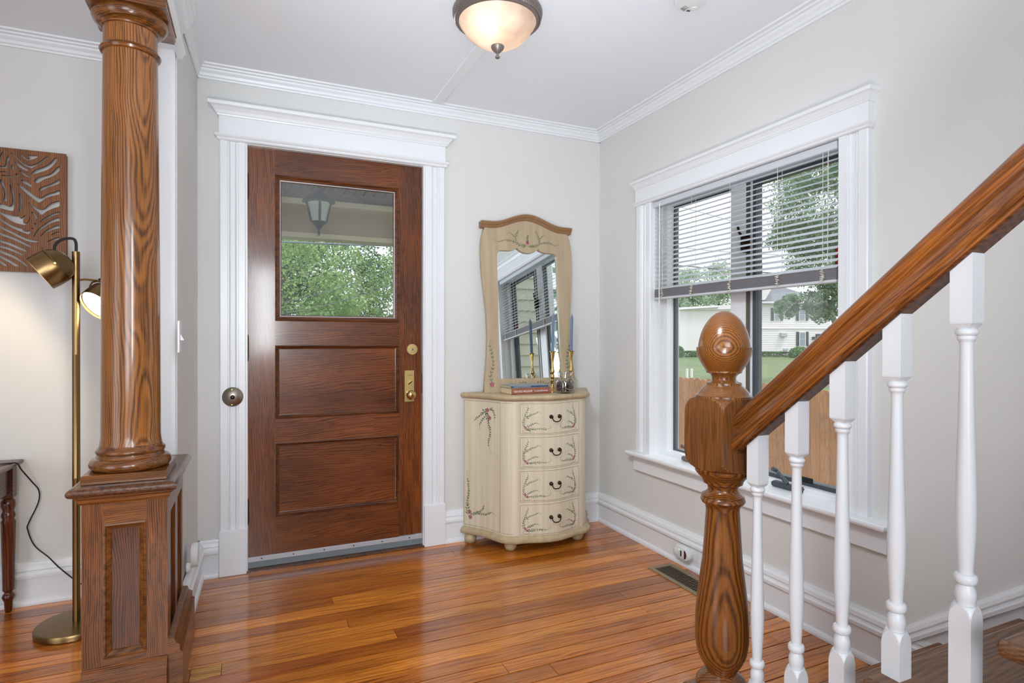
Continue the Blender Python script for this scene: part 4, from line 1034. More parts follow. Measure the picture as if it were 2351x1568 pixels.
tcn = N(nt, 'ShaderNodeTexCoord'); nn = N(nt, 'ShaderNodeTexNoise'); nn.inputs['Scale'].default_value = 9; Lk(tcn.outputs['Object'], nn.inputs['Vector'])
rr = N(nt, 'ShaderNodeValToRGB'); rr.color_ramp.elements[0].color = (.66, .54, .45, 1); rr.color_ramp.elements[1].color = (.92, .84, .76, 1)
rr.color_ramp.elements[0].position = .3; rr.color_ramp.elements[1].position = .7; Lk(nn.outputs['Fac'], rr.inputs[0])
tl = N(nt, 'ShaderNodeBsdfTranslucent'); df = N(nt, 'ShaderNodeBsdfPrincipled'); Lk(rr.outputs[0], tl.inputs[0]); Lk(rr.outputs[0], df.inputs['Base Color']); df.inputs['Roughness'].default_value = .35
mx = N(nt, 'ShaderNodeMixShader'); mx.inputs[0].default_value = .62; Lk(df.outputs[0], mx.inputs[1]); Lk(tl.outputs[0], mx.inputs[2]); Lk(mx.outputs[0], nt.nodes['Material Output'].inputs[0])
MT['bowl'] = m
bw = [(.154, HC-.040), (.156, HC-.046), (.150, HC-.058), (.146, HC-.062), (.132, HC-.085), (.110, HC-.108), (.080, HC-.127), (.045, HC-.139), (.010, HC-.143)]
mbw = M(); nseg = 64
mbw.loft([[(LX+r*cos(2*pi*i/nseg), LY+r*sin(2*pi*i/nseg), z) for i in range(nseg)] for r, z in bw], caps=False, smooth=True)
build('glass_bowl', mbw, MT['bowl'], cl_)
build('finial', M().lathe([(.004, HC-.192), (.009, HC-.189), (.010, HC-.184), (.005, HC-.179), (.005, HC-.172), (.012, HC-.166), (.024, HC-.154), (.027, HC-.144), (.026, HC-.142)], (LX, LY), 28), MT['pewter'], cl_)
for nm, dx, dy, e in (('bulb_light', -.05, -.045, .55), ('bulb_light', .06, .03, .16)):
    lo = add_light(nm, 'POINT', (LX+dx, LY+dy, HC-.062), e, (1, .77, .57), .022); lo.parent = cl_; lo.location = (dx, dy, -.062)
SX, SY = 1.5374, 1.7602
sd = thing('smoke_detector', (SX, SY, HC), 'round white smoke detector on the ceiling near the window wall', 'smoke detector')
build('detector_base', M().lathe([(.066, HC), (.066, HC-.010), (.064, HC-.014)], (SX, SY), 40), MT['white_plastic'], sd)
build('detector_cover', M().lathe([(.064, HC-.012), (.064, HC-.024), (.060, HC-.034), (.030, HC-.038), (.004, HC-.0385)], (SX, SY), 40), MT['white_plastic'], sd)
build('test_button', M().lathe([(.012, HC-.036), (.011, HC-.0405), (.004, HC-.041)], (SX+.03, SY+.018), 20), MT['white_plastic'], sd)
for i, (dx, dy) in enumerate(((-.012, .030), (-.004, .032), (.004, .034))):
    build('print_line', M().box(SX+dx-.0012, SX+dx+.0012, SY+dy-.014, SY+dy+.014, HC-.0382, HC-.0368), MT['ink_dark'], sd)
for dx in (.018, .026):
    build('indicator_slot', M().box(SX+dx-.0018, SX+dx+.0018, SY+.038, SY+.046, HC-.038, HC-.0352), MT['black'], sd)

# ------------------------------------------------------------------ floor vent and plug-in alarm
fv = thing('floor_vent', (1.917, 2.26, 0), 'tan metal floor register by the baseboard under the window', 'vent')
vx0, vx1, vy0, vy1 = 1.843, 1.985, 2.045, 2.418
build('vent_frame', ring_frame('Z', vx0, vx1, vy0, vy1, 0, .0045, .022), MT['vent'], fv)
build('vent_well', M().box(vx0+.02, vx1-.02, vy0+.02, vy1-.02, -.001, .0008), MT['black'], fv)
for i in range(24):
    yy = vy0+.024+i*.0139
    build('louver', M().add([(vx0+.022, yy, .0036), (vx1-.022, yy, .0036), (vx1-.022, yy+.0042, .0036), (vx0+.022, yy+.0042, .0036), (vx1-.022, yy+.0080, .0012), (vx0+.022, yy+.0080, .0012)], [(0, 1, 2, 3), (3, 2, 4, 5)]), MT['vent'], fv)
pa = thing('plug_in_alarm', (XR-.018, 2.345, .085), 'white plug-in gas alarm with maroon lens on the baseboard outlet', 'alarm')
xq = XR-.018
op = build('outlet_plate', M().bbox(xq-.005, xq, 2.262, 2.372, .048, .112, .002), MT['white_plastic'], pa)
ca = []
for w, s in ((0, .94), (.010, 1), (.026, 1), (.034, .93), (.038, .8)):
    ring = []
    for i in range(32):
        a = 2*pi*i/32; yy = .036*cos(a)+(.026 if cos(a) > 0 else -.026); zz = .036*sin(a)
        ring.append((xq-.005-w, 2.352+yy*s, .078+zz*s))
    ca.append(ring)
bd = build('alarm_body', M().loft(ca, smooth=True), MT['white_plastic'], pa)
RYn = Matrix.Rotation(-pi/2, 4, 'Y')
build('test_button', M().lathe([(.018, 0), (.018, .0025), (.015, .004)], (0, 0), 24, Matrix.Translation((xq-.0425, 2.386, .078)) @ RYn), MT['white_plastic'], bd)
build('display', M().box(xq-.0445, xq-.042, 2.340, 2.349, .064, .092), MT['screen'], bd)
build('lens', M().loft([[(xq-w, 2.313+yy*s, .078+zz*s) for yy, zz in ((.010, -.024), (.010, .024), (.002, .022), (-.006, .014), (-.009, 0), (-.006, -.014), (.002, -.022))] for w, s in ((.036, 1), (.043, .95), (.0455, .7))]), MT['maroon'], bd)
build('status_led', M().lathe([(.002, 0), (.0015, .0015)], (0, 0), 8, Matrix.Translation((xq-.043, 2.357, .094)) @ RYn), MT['green_led'], bd)

# ------------------------------------------------------------------ left room: art, lamp, table
ar = thing('wall_art', (-1.018, YB-.02, 1.72), 'carved brown wooden wall panel with cut-out zebra stripe pattern', 'wall art')
SH = '''110,135 125,138 180,195 240,245 300,258 370,235 430,195 465,172 485,180 440,215 380,255 320,285 300,285 240,260 180,210
185,140 210,150 250,185 285,188 275,155 330,158 382,168 350,190 300,207 265,205 225,180
140,217 165,230 220,270 275,305 268,318 220,297 170,260
110,262 122,255 132,270 137,295 130,308 112,300
575,187 570,210 540,255 480,305 400,332 330,353 307,340 350,305 420,282 490,245 530,205 550,188
597,272 597,315 560,355 500,385 440,405 375,443 338,425 360,392 420,372 500,350 560,295
597,405 597,445 540,470 470,490 400,527 383,512 410,483 480,462 550,430
597,517 597,560 530,575 460,595 395,640 365,632 300,580 240,530 170,455 190,455 250,500 320,555 370,590 410,592 460,560 530,540
597,630 597,682 530,705 460,735 410,768 370,735 320,690 278,642 300,652 350,690 410,712 450,695 480,665 540,638
595,743 592,758 530,780 470,805 405,843 398,833 450,795 530,755
593,800 593,833 540,845 470,875 410,915 370,950 345,988 330,982 360,930 410,885 470,845 540,810
593,880 593,907 520,925 460,950 410,985 403,980 440,940 500,905 550,885
590,945 590,962 540,970 505,980 530,960
590,1000 590,1022 540,1033 480,1045 470,1043 520,1018
190,315 210,320 250,350 300,378 295,385 250,370 205,335
150,345 165,343 180,355 187,370 175,375 155,360
20,355 60,357 110,370 132,385 120,388 80,372 22,364
210,410 235,412 280,440 315,470 305,480 260,455 213,425
95,460 110,470 135,530 143,600 138,680 125,720 80,712 0,690 -40,670 0,640 40,655 90,675 112,650 120,600 110,530
0,395 15,410 50,480 65,540 67,615 55,622 30,612 40,560 30,490 -5,425
185,540 200,550 215,590 217,650 205,715 195,732 185,720 192,660 190,600
75,165 97,185 80,230 65,287 0,277 -40,268 0,262 40,265 55,230 60,190
22,120 33,128 20,170 5,215 -20,215 -5,170
-30,312 0,315 40,318 63,325 55,330 0,325
308,735 325,740 350,770 370,800 360,810 335,785
338,850 350,850 372,875 365,882 345,870
312,893 330,905 325,915 315,908
-60,700 0,725 60,750 130,770 185,777 200,798 225,785 245,760 240,790 225,820 235,850 265,845 285,815 290,785 297,800 290,835 250,865 200,858 130,835 60,790 0,745
-60,765 0,795 60,835 130,875 190,895 215,895 220,920 250,930 280,923 298,940 280,962 230,945 150,910 80,870 0,815
-60,845 0,870 80,910 170,960 260,1005 370,1035 360,1047 280,1035 200,1000 100,945 0,890
-60,910 0,935 80,970 170,1010 250,1055 310,1090 300,1098 200,1050 100,1000 0,960
-60,990 0,1010 80,1035 170,1080 230,1110 260,1130 250,1138 180,1110 80,1065 0,1030
-60,1050 0,1065 80,1090 160,1130 225,1170 215,1177 150,1145 70,1110 0,1085
-60,1092 0,1115 60,1140 140,1180 210,1230 270,1285 245,1285 190,1240 110,1190 0,1140
-60,1145 0,1170 60,1200 130,1245 185,1282 140,1283 80,1240 0,1195
-60,1205 0,1225 40,1250 65,1275 35,1275 0,1250'''
# plate coordinates measured on the panel face: x right of its centre, z above its centre
def art_pt(px, py):
    # bilinear map of the sketch grid (665 wide visible, right edge at 663) onto the .53 m square
    u = (px-663)/663*.2305; 
    t = max(0, px)/663
    top = 72+t*78; bot = 1325+t*52
    v = 1-(py-top)/(bot-top)
    return (.265+u, -.265+v*.53)
holes = []
cm = .265-.2305-.0
for ln in SH.split('\n'):
    pts = [tuple(map(float, q.split(','))) for q in ln.split()]
    H = [art_pt(*q) for q in pts]
    H = [(x, max(-.252, min(.252, z))) for x, z in H]
    Hs = [(p.x, p.y) for p in smooth_poly(H, 3)]
    holes.append(Hs)
    if min(x for x, z in H) > .05:
        holes.append([(.056-x, z) for x, z in Hs])          # hidden left half repeats the design mirrored
MA_ = Matrix(((1, 0, 0, 0), (0, 0, -1, 0), (0, 1, 0, 0), (0, 0, 0, 1)))
curve_plate('carved_plate', [(-.265, -.265), (.265, -.265), (.265, .265), (-.265, .265)], holes, .010, MT['art'], ar, MA_ @ Matrix.Translation((0, 0, .005)))
many('back_batten', bars((-1.278, -1.258, YB-.020, YB, 1.460, 1.980), (-.778, -.754, YB-.020, YB, 1.460, 1.980)), MT['art'], ar)

LPX, LPY = -.646, 2.858
fp = thing('floor_lamp', (LPX, LPY, 0), 'brass floor lamp with two adjustable dome shades behind the column', 'floor lamp')
build('base', M().lathe([(.134, 0), (.138, .003), (.138, .020), (.135, .025), (.020, .030)], (LPX, LPY), 56), MT['lamp_brass'], fp)
build('pole', M().lathe([(.0135, .025), (.0135, .60), (.0138, .601), (.0138, .606), (.0135, .607), (.0135, 1.10), (.0138, 1.101), (.0138, 1.104), (.0135, 1.105), (.0135, 1.515)], (LPX, LPY), 20), MT['lamp_brass'], fp)
def shade_shell(prof, T):
    return M().loft([[T @ Vector((r*cos(2*pi*i/40), r*sin(2*pi*i/40), z)) for i in range(40)] for r, z in prof], caps=False, smooth=True)
def shade(cback, axis, label=None):
    ax = Vector(axis).normalized(); q = ax.to_track_quat('Z', 'Y').to_matrix().to_4x4(); T = Matrix.Translation(cback) @ q
    prof_o = [(.004, 0), (.026, .003), (.046, .013), (.060, .028), (.068, .046), (.0695, .048), (.0705, .056), (.0715, .075), (.071, .095), (.069, .116)]
    prof_i = [(.0675, .116), (.069, .095), (.069, .060), (.058, .030), (.03, .010), (.004, .006)]
    s = build('lamp_shade', shade_shell(prof_o+prof_i, T), MT['lamp_brass'], fp)
    build('diffuser', M().lathe([(.066, .104), (.05, .108), (.003, .110)], (0, 0), 32, T), MT['lamp_glow'], s)
    build('shade_bracket', M().tube([T @ Vector((.074*cos(a), 0, .052+.0*a)) for a in (0,)]+[T @ Vector((.078*cos(a), .078*sin(a), .050)) for a in [pi*i/8 for i in range(9)]], .0035, 6), MT['lamp_brass'], s)
    for sg in (1, -1):
        build('knob', M().lathe([(.006, 0), (.006, .012), (.004, .014)], (0, 0), 12, T @ Matrix.Translation((sg*.072, 0, .054)) @ Matrix.Rotation(sg*pi/2, 4, 'Y')), MT['brass'], s)
    return T
T1 = shade(Vector((-.664, 2.845, 1.487)), (-.77, -.16, -.60))
T2 = shade(Vector((-.512, 2.885, 1.366)), (-.50, -.62, -.62))
many('bracket_arm', [M().tube([(LPX, LPY, 1.478), (LPX-.02, LPY-.006, 1.476)], .005, 8), M().tube([(LPX, LPY, 1.418), (LPX-.05, LPY-.01, 1.405)], .0035, 8), M().tube([(LPX, LPY, 1.33), (LPX+.09, LPY+.02, 1.342)], .005, 8), M().tube([(LPX+.005, LPY, 1.40), (LPX+.03, LPY, 1.405), (LPX+.075, LPY+.005, 1.402)], .0045, 8)], MT['lamp_brass'], fp)
many('lamp_cord', [M().tube([tuple(v) for v in smooth_poly([(LPX, LPY, 1.50), (LPX, LPY, 1.55), (LPX-.012, LPY, 1.567), (LPX-.045, LPY-.005, 1.56), (LPX-.066, LPY-.01, 1.535), (LPX-.066, LPY-.012, 1.505)], 5, False)], .0055, 8),
      M().tube([tuple(v) for v in smooth_poly([(LPX+.075, LPY+.005, 1.405), (LPX+.11, LPY+.01, 1.415), (LPX+.14, LPY+.01, 1.40)], 5, False)], .0055, 8)], MT['black'], fp)
for T, e in ((T1, 3.2), (T2, 1.6)):
    lo = bpy.data.lights.new('lamp_bulb', 'SPOT'); lo.energy = e*2.6; lo.color = (1, .78, .52); lo.spot_size = radians(168); lo.spot_blend = .35; lo.shadow_soft_size = .05
    ob = bpy.data.objects.new('lamp_bulb', lo); COL.objects.link(ob); ob.parent = fp
    d = (T.to_3x3() @ Vector((0, 0, 1))).normalized(); pos = T @ Vector((0, 0, .125))
    ob.location = pos-Vector((LPX, LPY, 0)); ob.rotation_euler = d.to_track_quat('-Z', 'Y').to_euler()

tb = thing('console_table', (-1.5, 2.98, 0), 'dark wooden console table with a reeded leg at the left edge', 'table')
tx0, tx1, ty0, ty1 = -2.0, -.903, 2.62, 3.168
build('table_top', M().loft([[(tx0+i, ty0+i, z), (tx1-i, ty0+i, z), (tx1-i, ty1-i, z), (tx0+i, ty1-i, z)] for z, i in ((.625, .006), (.630, .001), (.640, 0), (.644, .004))]), MT['table'], tb)
many('apron', bars((tx0+.05, tx1-.05, ty0+.035, ty0+.055, .51, .625), (tx0+.05, tx1-.05, ty1-.045, ty1-.030, .51, .625), (tx1-.055, tx1-.035, ty0+.05, ty1-.04, .51, .625), (tx0+.035, tx0+.055, ty0+.05, ty1-.04, .51, .625)), MT['table'], tb)
LEG = [(.010, 0), (.0125, .004), (.0155, .046), (.021, .058), (.023, .066), (.0195, .076), (.015, .080), (.014, .086), (.0205, .094), (.0205, .10), (.0255, .380), (.0265, .385), (.020, .398), (.026, .410), (.023, .420), (.019, .432), (.0255, .452), (.0245, .472), (.016, .484), (.020, .490)]
for lx, ly in ((-.948, 3.140), (-.948, 2.665), (-1.955, 3.140), (-1.955, 2.665)):
    ring = []
    for r, z in LEG:
        rr_ = []
        for i in range(48):
            a = 2*pi*i/48
            k = 1-(.07*(.5+.5*cos(16*a)) if .10 < z < .382 or z == .10 else 0)
            rr_.append((lx+r*k*cos(a), ly+r*k*sin(a), z))
        ring.append(rr_)
    lg = build('leg', M().loft(ring, smooth=True), MT['table_leg'], tb, sharp=60)
    build('leg_block', M().bbox(lx-.022, lx+.022, ly-.022, ly+.022, .488, .626, .002), MT['table'], lg)

def upY(u, v, y):
    d = FW+RR*((u-1175.5)/FPX)+UU*((784-v)/FPX); t = y/d.y
    return Vector((d.x*t, y, CAMZ+d.z*t))
def upX(u, v, x):
    d = FW+RR*((u-1175.5)/FPX)+UU*((784-v)/FPX); t = x/d.x
    return Vector((x, d.y*t, CAMZ+d.z*t))
cpts = [(-1.25, 2.98, .6475), (-1.02, 3.03, .6475), (-.93, 3.06, .647), (-.902, 3.085, .640), (-.892, 3.10, .61), (-.870, 3.150, .545), (-.853, 3.176, .50), (-.856, 3.18, .445), (-.890, 3.18, .36), (-.893, 3.18, .33), (-.868, 3.175, .26), (-.815, 3.162, .205), (-.775, 3.155, .155), (-.71, 3.150, .085), (-.655, 3.145, .04), (-.61, 3.10, .006), (-.56, 3.02, .005)]
tag(build('power_cord', M().tube([tuple(v) for v in smooth_poly(cpts, 6, False)], .0028, 6), MT['black'], None, (-.9, 3.1, .3)), 'thin black cord hanging off the console table towards the floor lamp', 'cord')

# ------------------------------------------------------------------ outside: porch
pc = thing('porch_ceiling', (.5, 4.2, 2.42), kind='structure')
for i in range(46):
    x = -1.4+i*.085
    build('plank', M().loft([[(x+.002, yy, 2.44), (x+.083, yy, 2.44), (x+.083, yy, 2.426), (x+.079, yy, 2.42), (x+.006, yy, 2.42), (x+.002, yy, 2.426)] for yy in (YB+WT, 5.35)]), MT['porch_wood'], pc)
pbm = thing('porch_beam', (.5, 5.2, 2.1), kind='structure')
build('beam_board', M().box(-2.5, 3.2, 5.202, 5.36, 2.02, 2.31), MT['beige'], pbm)
many('beam_trim', [M().box(-2.5, 3.2, 5.185, 5.375, 2.022, 2.060), M().bbox(-2.5, 3.2, 5.165, 5.21, 2.30, 2.345, .006)], MT['cream_paint'], pbm)
build('beam_fascia', M().box(-2.5, 3.2, 5.21, 5.36, 2.31, 2.44), MT['porch_wood'], pbm)
struct('porch_floor', M().box(-2.5, 3.2, YB+WT, 5.5, -.25, -.12), plain('porch_deck_grey', (120, 116, 110), .7))
struct('porch_roof', M().box(-2.6, 2.35, YB+WT, 5.7, 2.45, 2.55), MT['shingle'])
lxp, lyp = .437, 4.35
ln_ = thing('porch_lantern', (lxp, lyp, 2.42), 'grey hanging porch lantern seen through the door glass', 'lantern')
kz = 1.0
def oct_(prof, n=8): return M().lathe([(r, z) for r, z in prof], (lxp, lyp), n, smooth=False)
zL = 2.150
build('lantern_stem', M().lathe([(.008, zL+.07), (.008, 2.40), (.035, 2.405), (.035, 2.42)], (lxp, lyp), 12), MT['lantern'], ln_)
build('lantern_cap', M().lathe([(.112, zL-.012), (.112, zL-.004), (.098, zL+.010), (.070, zL+.040), (.048, zL+.060), (.030, zL+.070), (.012, zL+.085)], (lxp, lyp), 28), MT['lantern'], ln_)
build('lantern_glass', oct_([(.048, zL-.150), (.078, zL-.016)]), MT['frost'], ln_)
cage = M()
for i in range(8):
    a = 2*pi*i/8
    if i % 2 == 0: build('cage_bar', M().tube([(lxp+.050*cos(a), lyp+.050*sin(a), zL-.152), (lxp+.080*cos(a), lyp+.080*sin(a), zL-.012)], .009, 6), MT['lantern'], ln_)
build('lantern_finial', M().lathe([(.002, zL-.252), (.007, zL-.240), (.010, zL-.228), (.005, zL-.215), (.010, zL-.205), (.018, zL-.198), (.022, zL-.186), (.040, zL-.172), (.050, zL-.162), (.056, zL-.150)], (lxp, lyp), 16), MT['lantern'], ln_)

# ------------------------------------------------------------------ outside: ground, fence, houses, trees
def far(u, v, D):
    q = f0*D+r0*((u-1175.5)/FPX*D); return Vector((q.x, q.y, CAMZ-(v-778.8)/FPX*D))
gz_f = -1.2
# lawn: level by the house, rising away on the window side
mb = M(); gx = [-40, -6, 2.2, 7, 12, 20, 35, 60, 90, 120]; gy = [-30, -5, 3, 12, 25, 45, 70, 110]
def gz(x, y): return gz_f+max(0, (x*sin(YAW)+y*cos(YAW))-9)*.0252 if x > -6 else gz_f+max(0, y-9)*.0252
pts = [(x, y, gz(x, y)) for y in gy for x in gx]
mb.add(pts, [(j*len(gx)+i, j*len(gx)+i+1, (j+1)*len(gx)+i+1, (j+1)*len(gx)+i) for j in range(len(gy)-1) for i in range(len(gx)-1)], True)
struct('lawn', mb, MT['grass'])
fn_ = thing('cedar_fence', (6.9, 5.5, gz_f), 'orange cedar picket fence across the yard outside the window', 'fence')
FXX = 6.9; pk = None
zt = .510
mp_ = M(); w2 = .069; ptsA = [(-w2, gz_f), (w2, gz_f), (w2, zt-.035)]
ptsA += [(w2*cos(a), zt-.035+.035*sin(a)) for a in (pi*.25, pi*.5, pi*.75)]+[(-w2, zt-.035)]
for i in range(72):
    yy = 3.2+i*.1415
    if pk is None:
        pk = build('picket', M().loft([[(xx, yy+a, z) for a, z in ptsA] for xx in (FXX, FXX+.018)]), MT['fence'], fn_)
        py0 = yy
    else:
        c = pk.copy(); COL.objects.link(c); c.parent = fn_; c.location = (0, yy-py0, random.uniform(-.012, .012))
for z in (-.9, -.3, .3):
    build('fence_rail', M().box(FXX+.018, FXX+.06, 3.1, 13.4, z, z+.085), MT['fence'], fn_)

def house_frame(name, u0, D, label):
    b = far(u0, 0, D); b.z = gz(b.x, b.y)-.3
    h = thing(name, b, label, 'house'); h.rotation_euler = (0, 0, -YAW)
    return h, b
def hpart(h, b, name, m, mb): return build_local(name, mb, m, h)
D2 = 50.0
def LX_(u, u0): return (u-u0)/FPX*D2
h2, hb2 = house_frame('white_house', 1745, D2, 'white two storey house with grey roof and dark shutters beyond the lawn')
def LZ(v): return CAMZ-(v-778.8)/FPX*D2-hb2.z
U2 = lambda u: LX_(u, 1745)
zg = 0
hpart(h2, hb2, 'house_wall', MT['siding'], M().box(U2(1722), U2(1905), 0, 9, zg, LZ(697)))
sid = M()
for i in range(34):
    z = zg+.3+i*.155
    if z < LZ(700): sid.add([(U2(1722), -.035, z), (U2(1905), -.035, z), (U2(1905), -.005, z+.155), (U2(1722), -.005, z+.155), (U2(1722), 0, z), (U2(1905), 0, z)], [(0, 1, 2, 3), (0, 4, 5, 1)])
tag(hpart(h2, hb2, 'clapboards', MT['siding'], sid), kind='stuff')
hpart(h2, hb2, 'trim_band', MT['siding'], M().box(U2(1722), U2(1905), -.10, 0, LZ(754), LZ(752)))
hpart(h2, hb2, 'eave', MT['siding'], M().box(U2(1722), U2(1905), -.35, .1, LZ(698), LZ(692)))
hpart(h2, hb2, 'roof', MT['shingle'], M().add([(U2(1722), -.5, LZ(697)), (U2(1912), -.5, LZ(697)), (U2(1830), 4.5, LZ(640)), (1.1, 4.5, LZ(640)), (3.2, 9.5, LZ(697)), (U2(1912), 9.5, LZ(697))], [(0, 1, 2, 3), (1, 5, 2), (4, 3, 2, 5), (0, 3, 4), (0, 4, 5, 1)]))
hpart(h2, hb2, 'dormer', MT['siding'], M().add([(U2(1725), -.3, LZ(692)), (U2(1753), -.3, LZ(688)), (U2(1772), -.3, LZ(655)), (U2(1745), -.3, LZ(640)), (U2(1725), 3, LZ(692)), (U2(1753), 3, LZ(688)), (U2(1772), 4, LZ(655)), (U2(1745), 4, LZ(640))], [(0, 1, 2, 3), (4, 7, 6, 5), (0, 4, 5, 1), (1, 5, 6, 2), (2, 6, 7, 3), (3, 7, 4, 0)]))
hpart(h2, hb2, 'chimney', MT['brick'], M().box(U2(1783), U2(1796), 4, 5, LZ(660), LZ(594)))
def win(h, b, u0, u1, v0, v1, U, shut=True):
    w_ = hpart(h, b, 'house_window', MT['siding'], M().box(U(u0), U(u1), -.09, 0, LZ(v1), LZ(v0)))
    vm_ = (v0+v1)/2
    for a, c in ((v0+1.5, vm_-.5), (vm_+.5, v1-1.5)):
        p_ = build_local('pane', M().box(U(u0+1.8), U(u1-1.8), -.11, -.09, LZ(c), LZ(a)), MT['far_glass'], w_)
    if shut:
        for a, c in ((u0-6.2, u0-.6), (u1+.6, u1+6.2)):
            hpart(h, b, 'shutter', MT['shutter'], M().box(U(a), U(c), -.1, 0, LZ(v1-.5), LZ(v0)))
win(h2, hb2, 1834, 1849, 761, 794, U2); win(h2, hb2, 1833, 1848, 706, 736, U2); win(h2, hb2, 1776, 1790, 706, 736, U2); win(h2, hb2, 1728, 1740, 760, 792, U2)
dd = hpart(h2, hb2, 'house_door', MT['shutter'], M().box(U2(1872), U2(1885), -.08, 0, LZ(796), LZ(766)))
build_local('door_light', M().box(U2(1875), U2(1882), -.1, -.08, LZ(785), LZ(771)), MT['far_glass'], dd)
hpart(h2, hb2, 'air_conditioner', MT['alum'], M().bbox(U2(1789.5), U2(1802.5), -.4, 0, LZ(772.5), LZ(763), .03))
hpart(h2, hb2, 'wall_lamp', MT['shutter'], M().bbox(U2(1864), U2(1868), -.25, 0, LZ(779), LZ(772), .02))
hpart(h2, hb2, 'meter_box', MT['alum'], M().bbox(U2(1798), U2(1808), -.15, 0, LZ(804), LZ(799), .02))
h1, hb1 = house_frame('flat_roofed_building', 1620, D2, 'plain white flat roofed building left of the shuttered house')
hb2 = hb1
U1 = lambda u: LX_(u, 1620)
hpart(h1, hb1, 'building_wall', MT['siding'], M().box(U1(1560.5), U1(1690), 0, 10, 0, LZ(709)))
hpart(h1, hb1, 'fascia', MT['siding'], M().loft([[(U1(1559), -.25, LZ(712)), (U1(1700), -.25, LZ(709)), (U1(1700), 10, LZ(709)), (U1(1559), 10, LZ(712))], [(U1(1559), -.25, LZ(705.5)), (U1(1700), -.25, LZ(698)), (U1(1700), 10, LZ(698)), (U1(1559), 10, LZ(705.5))]]))
hpart(h1, hb1, 'gutter', MT['alum'], M().loft([[(U1(u), yy, LZ(v+dz_)) for yy, dz_ in ((-.4, 0), (-.4, 1.2), (-.25, 1.2), (-.25, 0))] for u, v in ((1559, 710), (1646, 704.5))]))
hpart(h1, hb1, 'side_wing', MT['siding'], M().box(U1(1540), U1(1560.5), 3, 9, 0, LZ(753)))
hpart(h1, hb1, 'chimney', MT['brick'], M().box(U1(1551), U1(1558.5), 6, 7, LZ(752), LZ(731)))
wl = hpart(h1, hb1, 'side_window', MT['shutter'], M().box(U1(1553), U1(1559.5), 2.9, 3, LZ(791), LZ(783.5)))

rng = random.Random(11)
def blob_leaves(mb, c, rad, n, size, rg, flat=1.0, shell=.55):
    for i in range(n):
        while True:
            v = Vector((rg.gauss(0, 1), rg.gauss(0, 1), rg.gauss(0, 1)))
            if v.length > .01: break
        v.normalize(); r = shell+(1-shell)*rg.random()
        p = Vector(c)+Vector((v.x*rad[0], v.y*rad[1], v.z*rad[2]))*r
        nrm = (v*.7+Vector((rg.gauss(0, .5), rg.gauss(0, .5), rg.gauss(0.3, .5)))).normalized()
        a = nrm.orthogonal().normalized(); b = nrm.cross(a); th = rg.uniform(0, 2*pi); a, b = a*cos(th)+b*sin(th), b*cos(th)-a*sin(th)
        s = size*rg.uniform(.6, 1.3)
        mb.add([p-a*s, p+b*s*.55-nrm*s*.1, p+a*s, p-b*s*.55-nrm*s*.1], [(0, 1, 2, 3)])
def crown_tree(name, base, blobs, m, n, size, label, trunk, group=None, bark='bark_dark'):
    t = thing(name, base, label, 'tree', group)
    mb = M()
    for c, rad, k in blobs:
        # every crown lobe is made of smaller leafy clusters
        for j in range(int(k)):
            v = Vector((rng.gauss(0, 1), rng.gauss(0, 1), rng.gauss(0, 1))).normalized()
            q = Vector(c)+Vector((v.x*rad[0], v.y*rad[1], v.z*rad[2]))*rng.uniform(.55, 1.0)
            rr_ = min(rad)*rng.uniform(.26, .58)
            blob_leaves(mb, q, (rr_, rr_, rr_*.7), n, size, rng)
    tag(build('foliage', mb, m, t), kind='stuff')
    if trunk:
        build('trunk', M().tube([Vector(p) for p in trunk[0]], trunk[1], 10), MT[bark], t)
    return t
# street trees seen through the front door
crown_tree('street_tree', (.6, 17, -1), [((.9, 17, 2.4), (2.2, 1.8, 2.3), 95), ((-.6, 17.3, .8), (1.8, 1.6, 2.0), 50), ((2.0, 17.2, .6), (1.6, 1.5, 1.6), 40)], MT['leaf_a'], 170, .052,
           'light green leafy tree straight outside the door glass', ([(.6, 17.3, -1.2), (.65, 17.3, 1), (.8, 17.3, 3)], [.3, .22, .1]))
crown_tree('street_tree', (2.6, 21, -1), [((2.6, 21, 3.0), (2.2, 1.6, 2.9), 90), ((.2, 21.5, 3.6), (2.2, 1.6, 2.2), 55), ((-2.2, 21.5, 3.0), (2.2, 1.6, 3), 55)], MT['leaf_b'], 120, .07,
           'darker tree standing behind the light green tree outside the door', ([(2.6, 21, -1.2), (2.6, 21, 3)], [.35, .2]))
crown_tree('street_tree', (4.8, 17.5, -1), [((4.7, 17.5, 2.3), (1.5, 1.5, 2.2), 70), ((4.4, 17.3, .3), (1.5, 1.4, 1.4), 35), ((6.5, 17.6, 2.2), (1.8, 1.5, 2.4), 40)], MT['leaf_a'], 170, .052,
           'light green tree at the right edge of the door glass', ([(4.9, 17.7, -1.2), (4.9, 17.7, 2.5)], [.3, .15]))
# yard tree seen through the window
P = lambda u, v, D: far(u, v, D)
yt = crown_tree('yard_tree', tuple(P(1930, 800, 24)), [(P(1880, 470, 24), (1.9, 1.9, 2.0), 85), (P(1900, 600, 24), (1.5, 1.5, 1.5), 65), (P(1830, 540, 24), (1.1, 1.2, .9), 36), (P(1890, 690, 24), (.75, .8, .95), 40), (P(1870, 390, 24), (1.5, 1.5, 1.0), 36), (P(1806, 705, 23.5), (.55, .5, .55), 22), (P(1985, 560, 25), (1.6, 1.4, 3), 60)],
           MT['leaf_c'], 150, .055, 'big yard tree in front of the shuttered house, at the right of the window',
           ([P(1990, 850, 24), P(1960, 760, 24), P(1930, 650, 24), P(1905, 500, 24)], [.35, .28, .2, .1]), bark='bark')
build('branch', M().tube([P(1935, 790, 23.8), P(1915, 735, 23.7), P(1902, 705, 23.6), P(1893, 692, 23.5), P(1878, 696, 23.4), P(1868, 700, 23.4)], [.14, .11, .085, .07, .05, .03], 8), MT['bark'], yt)
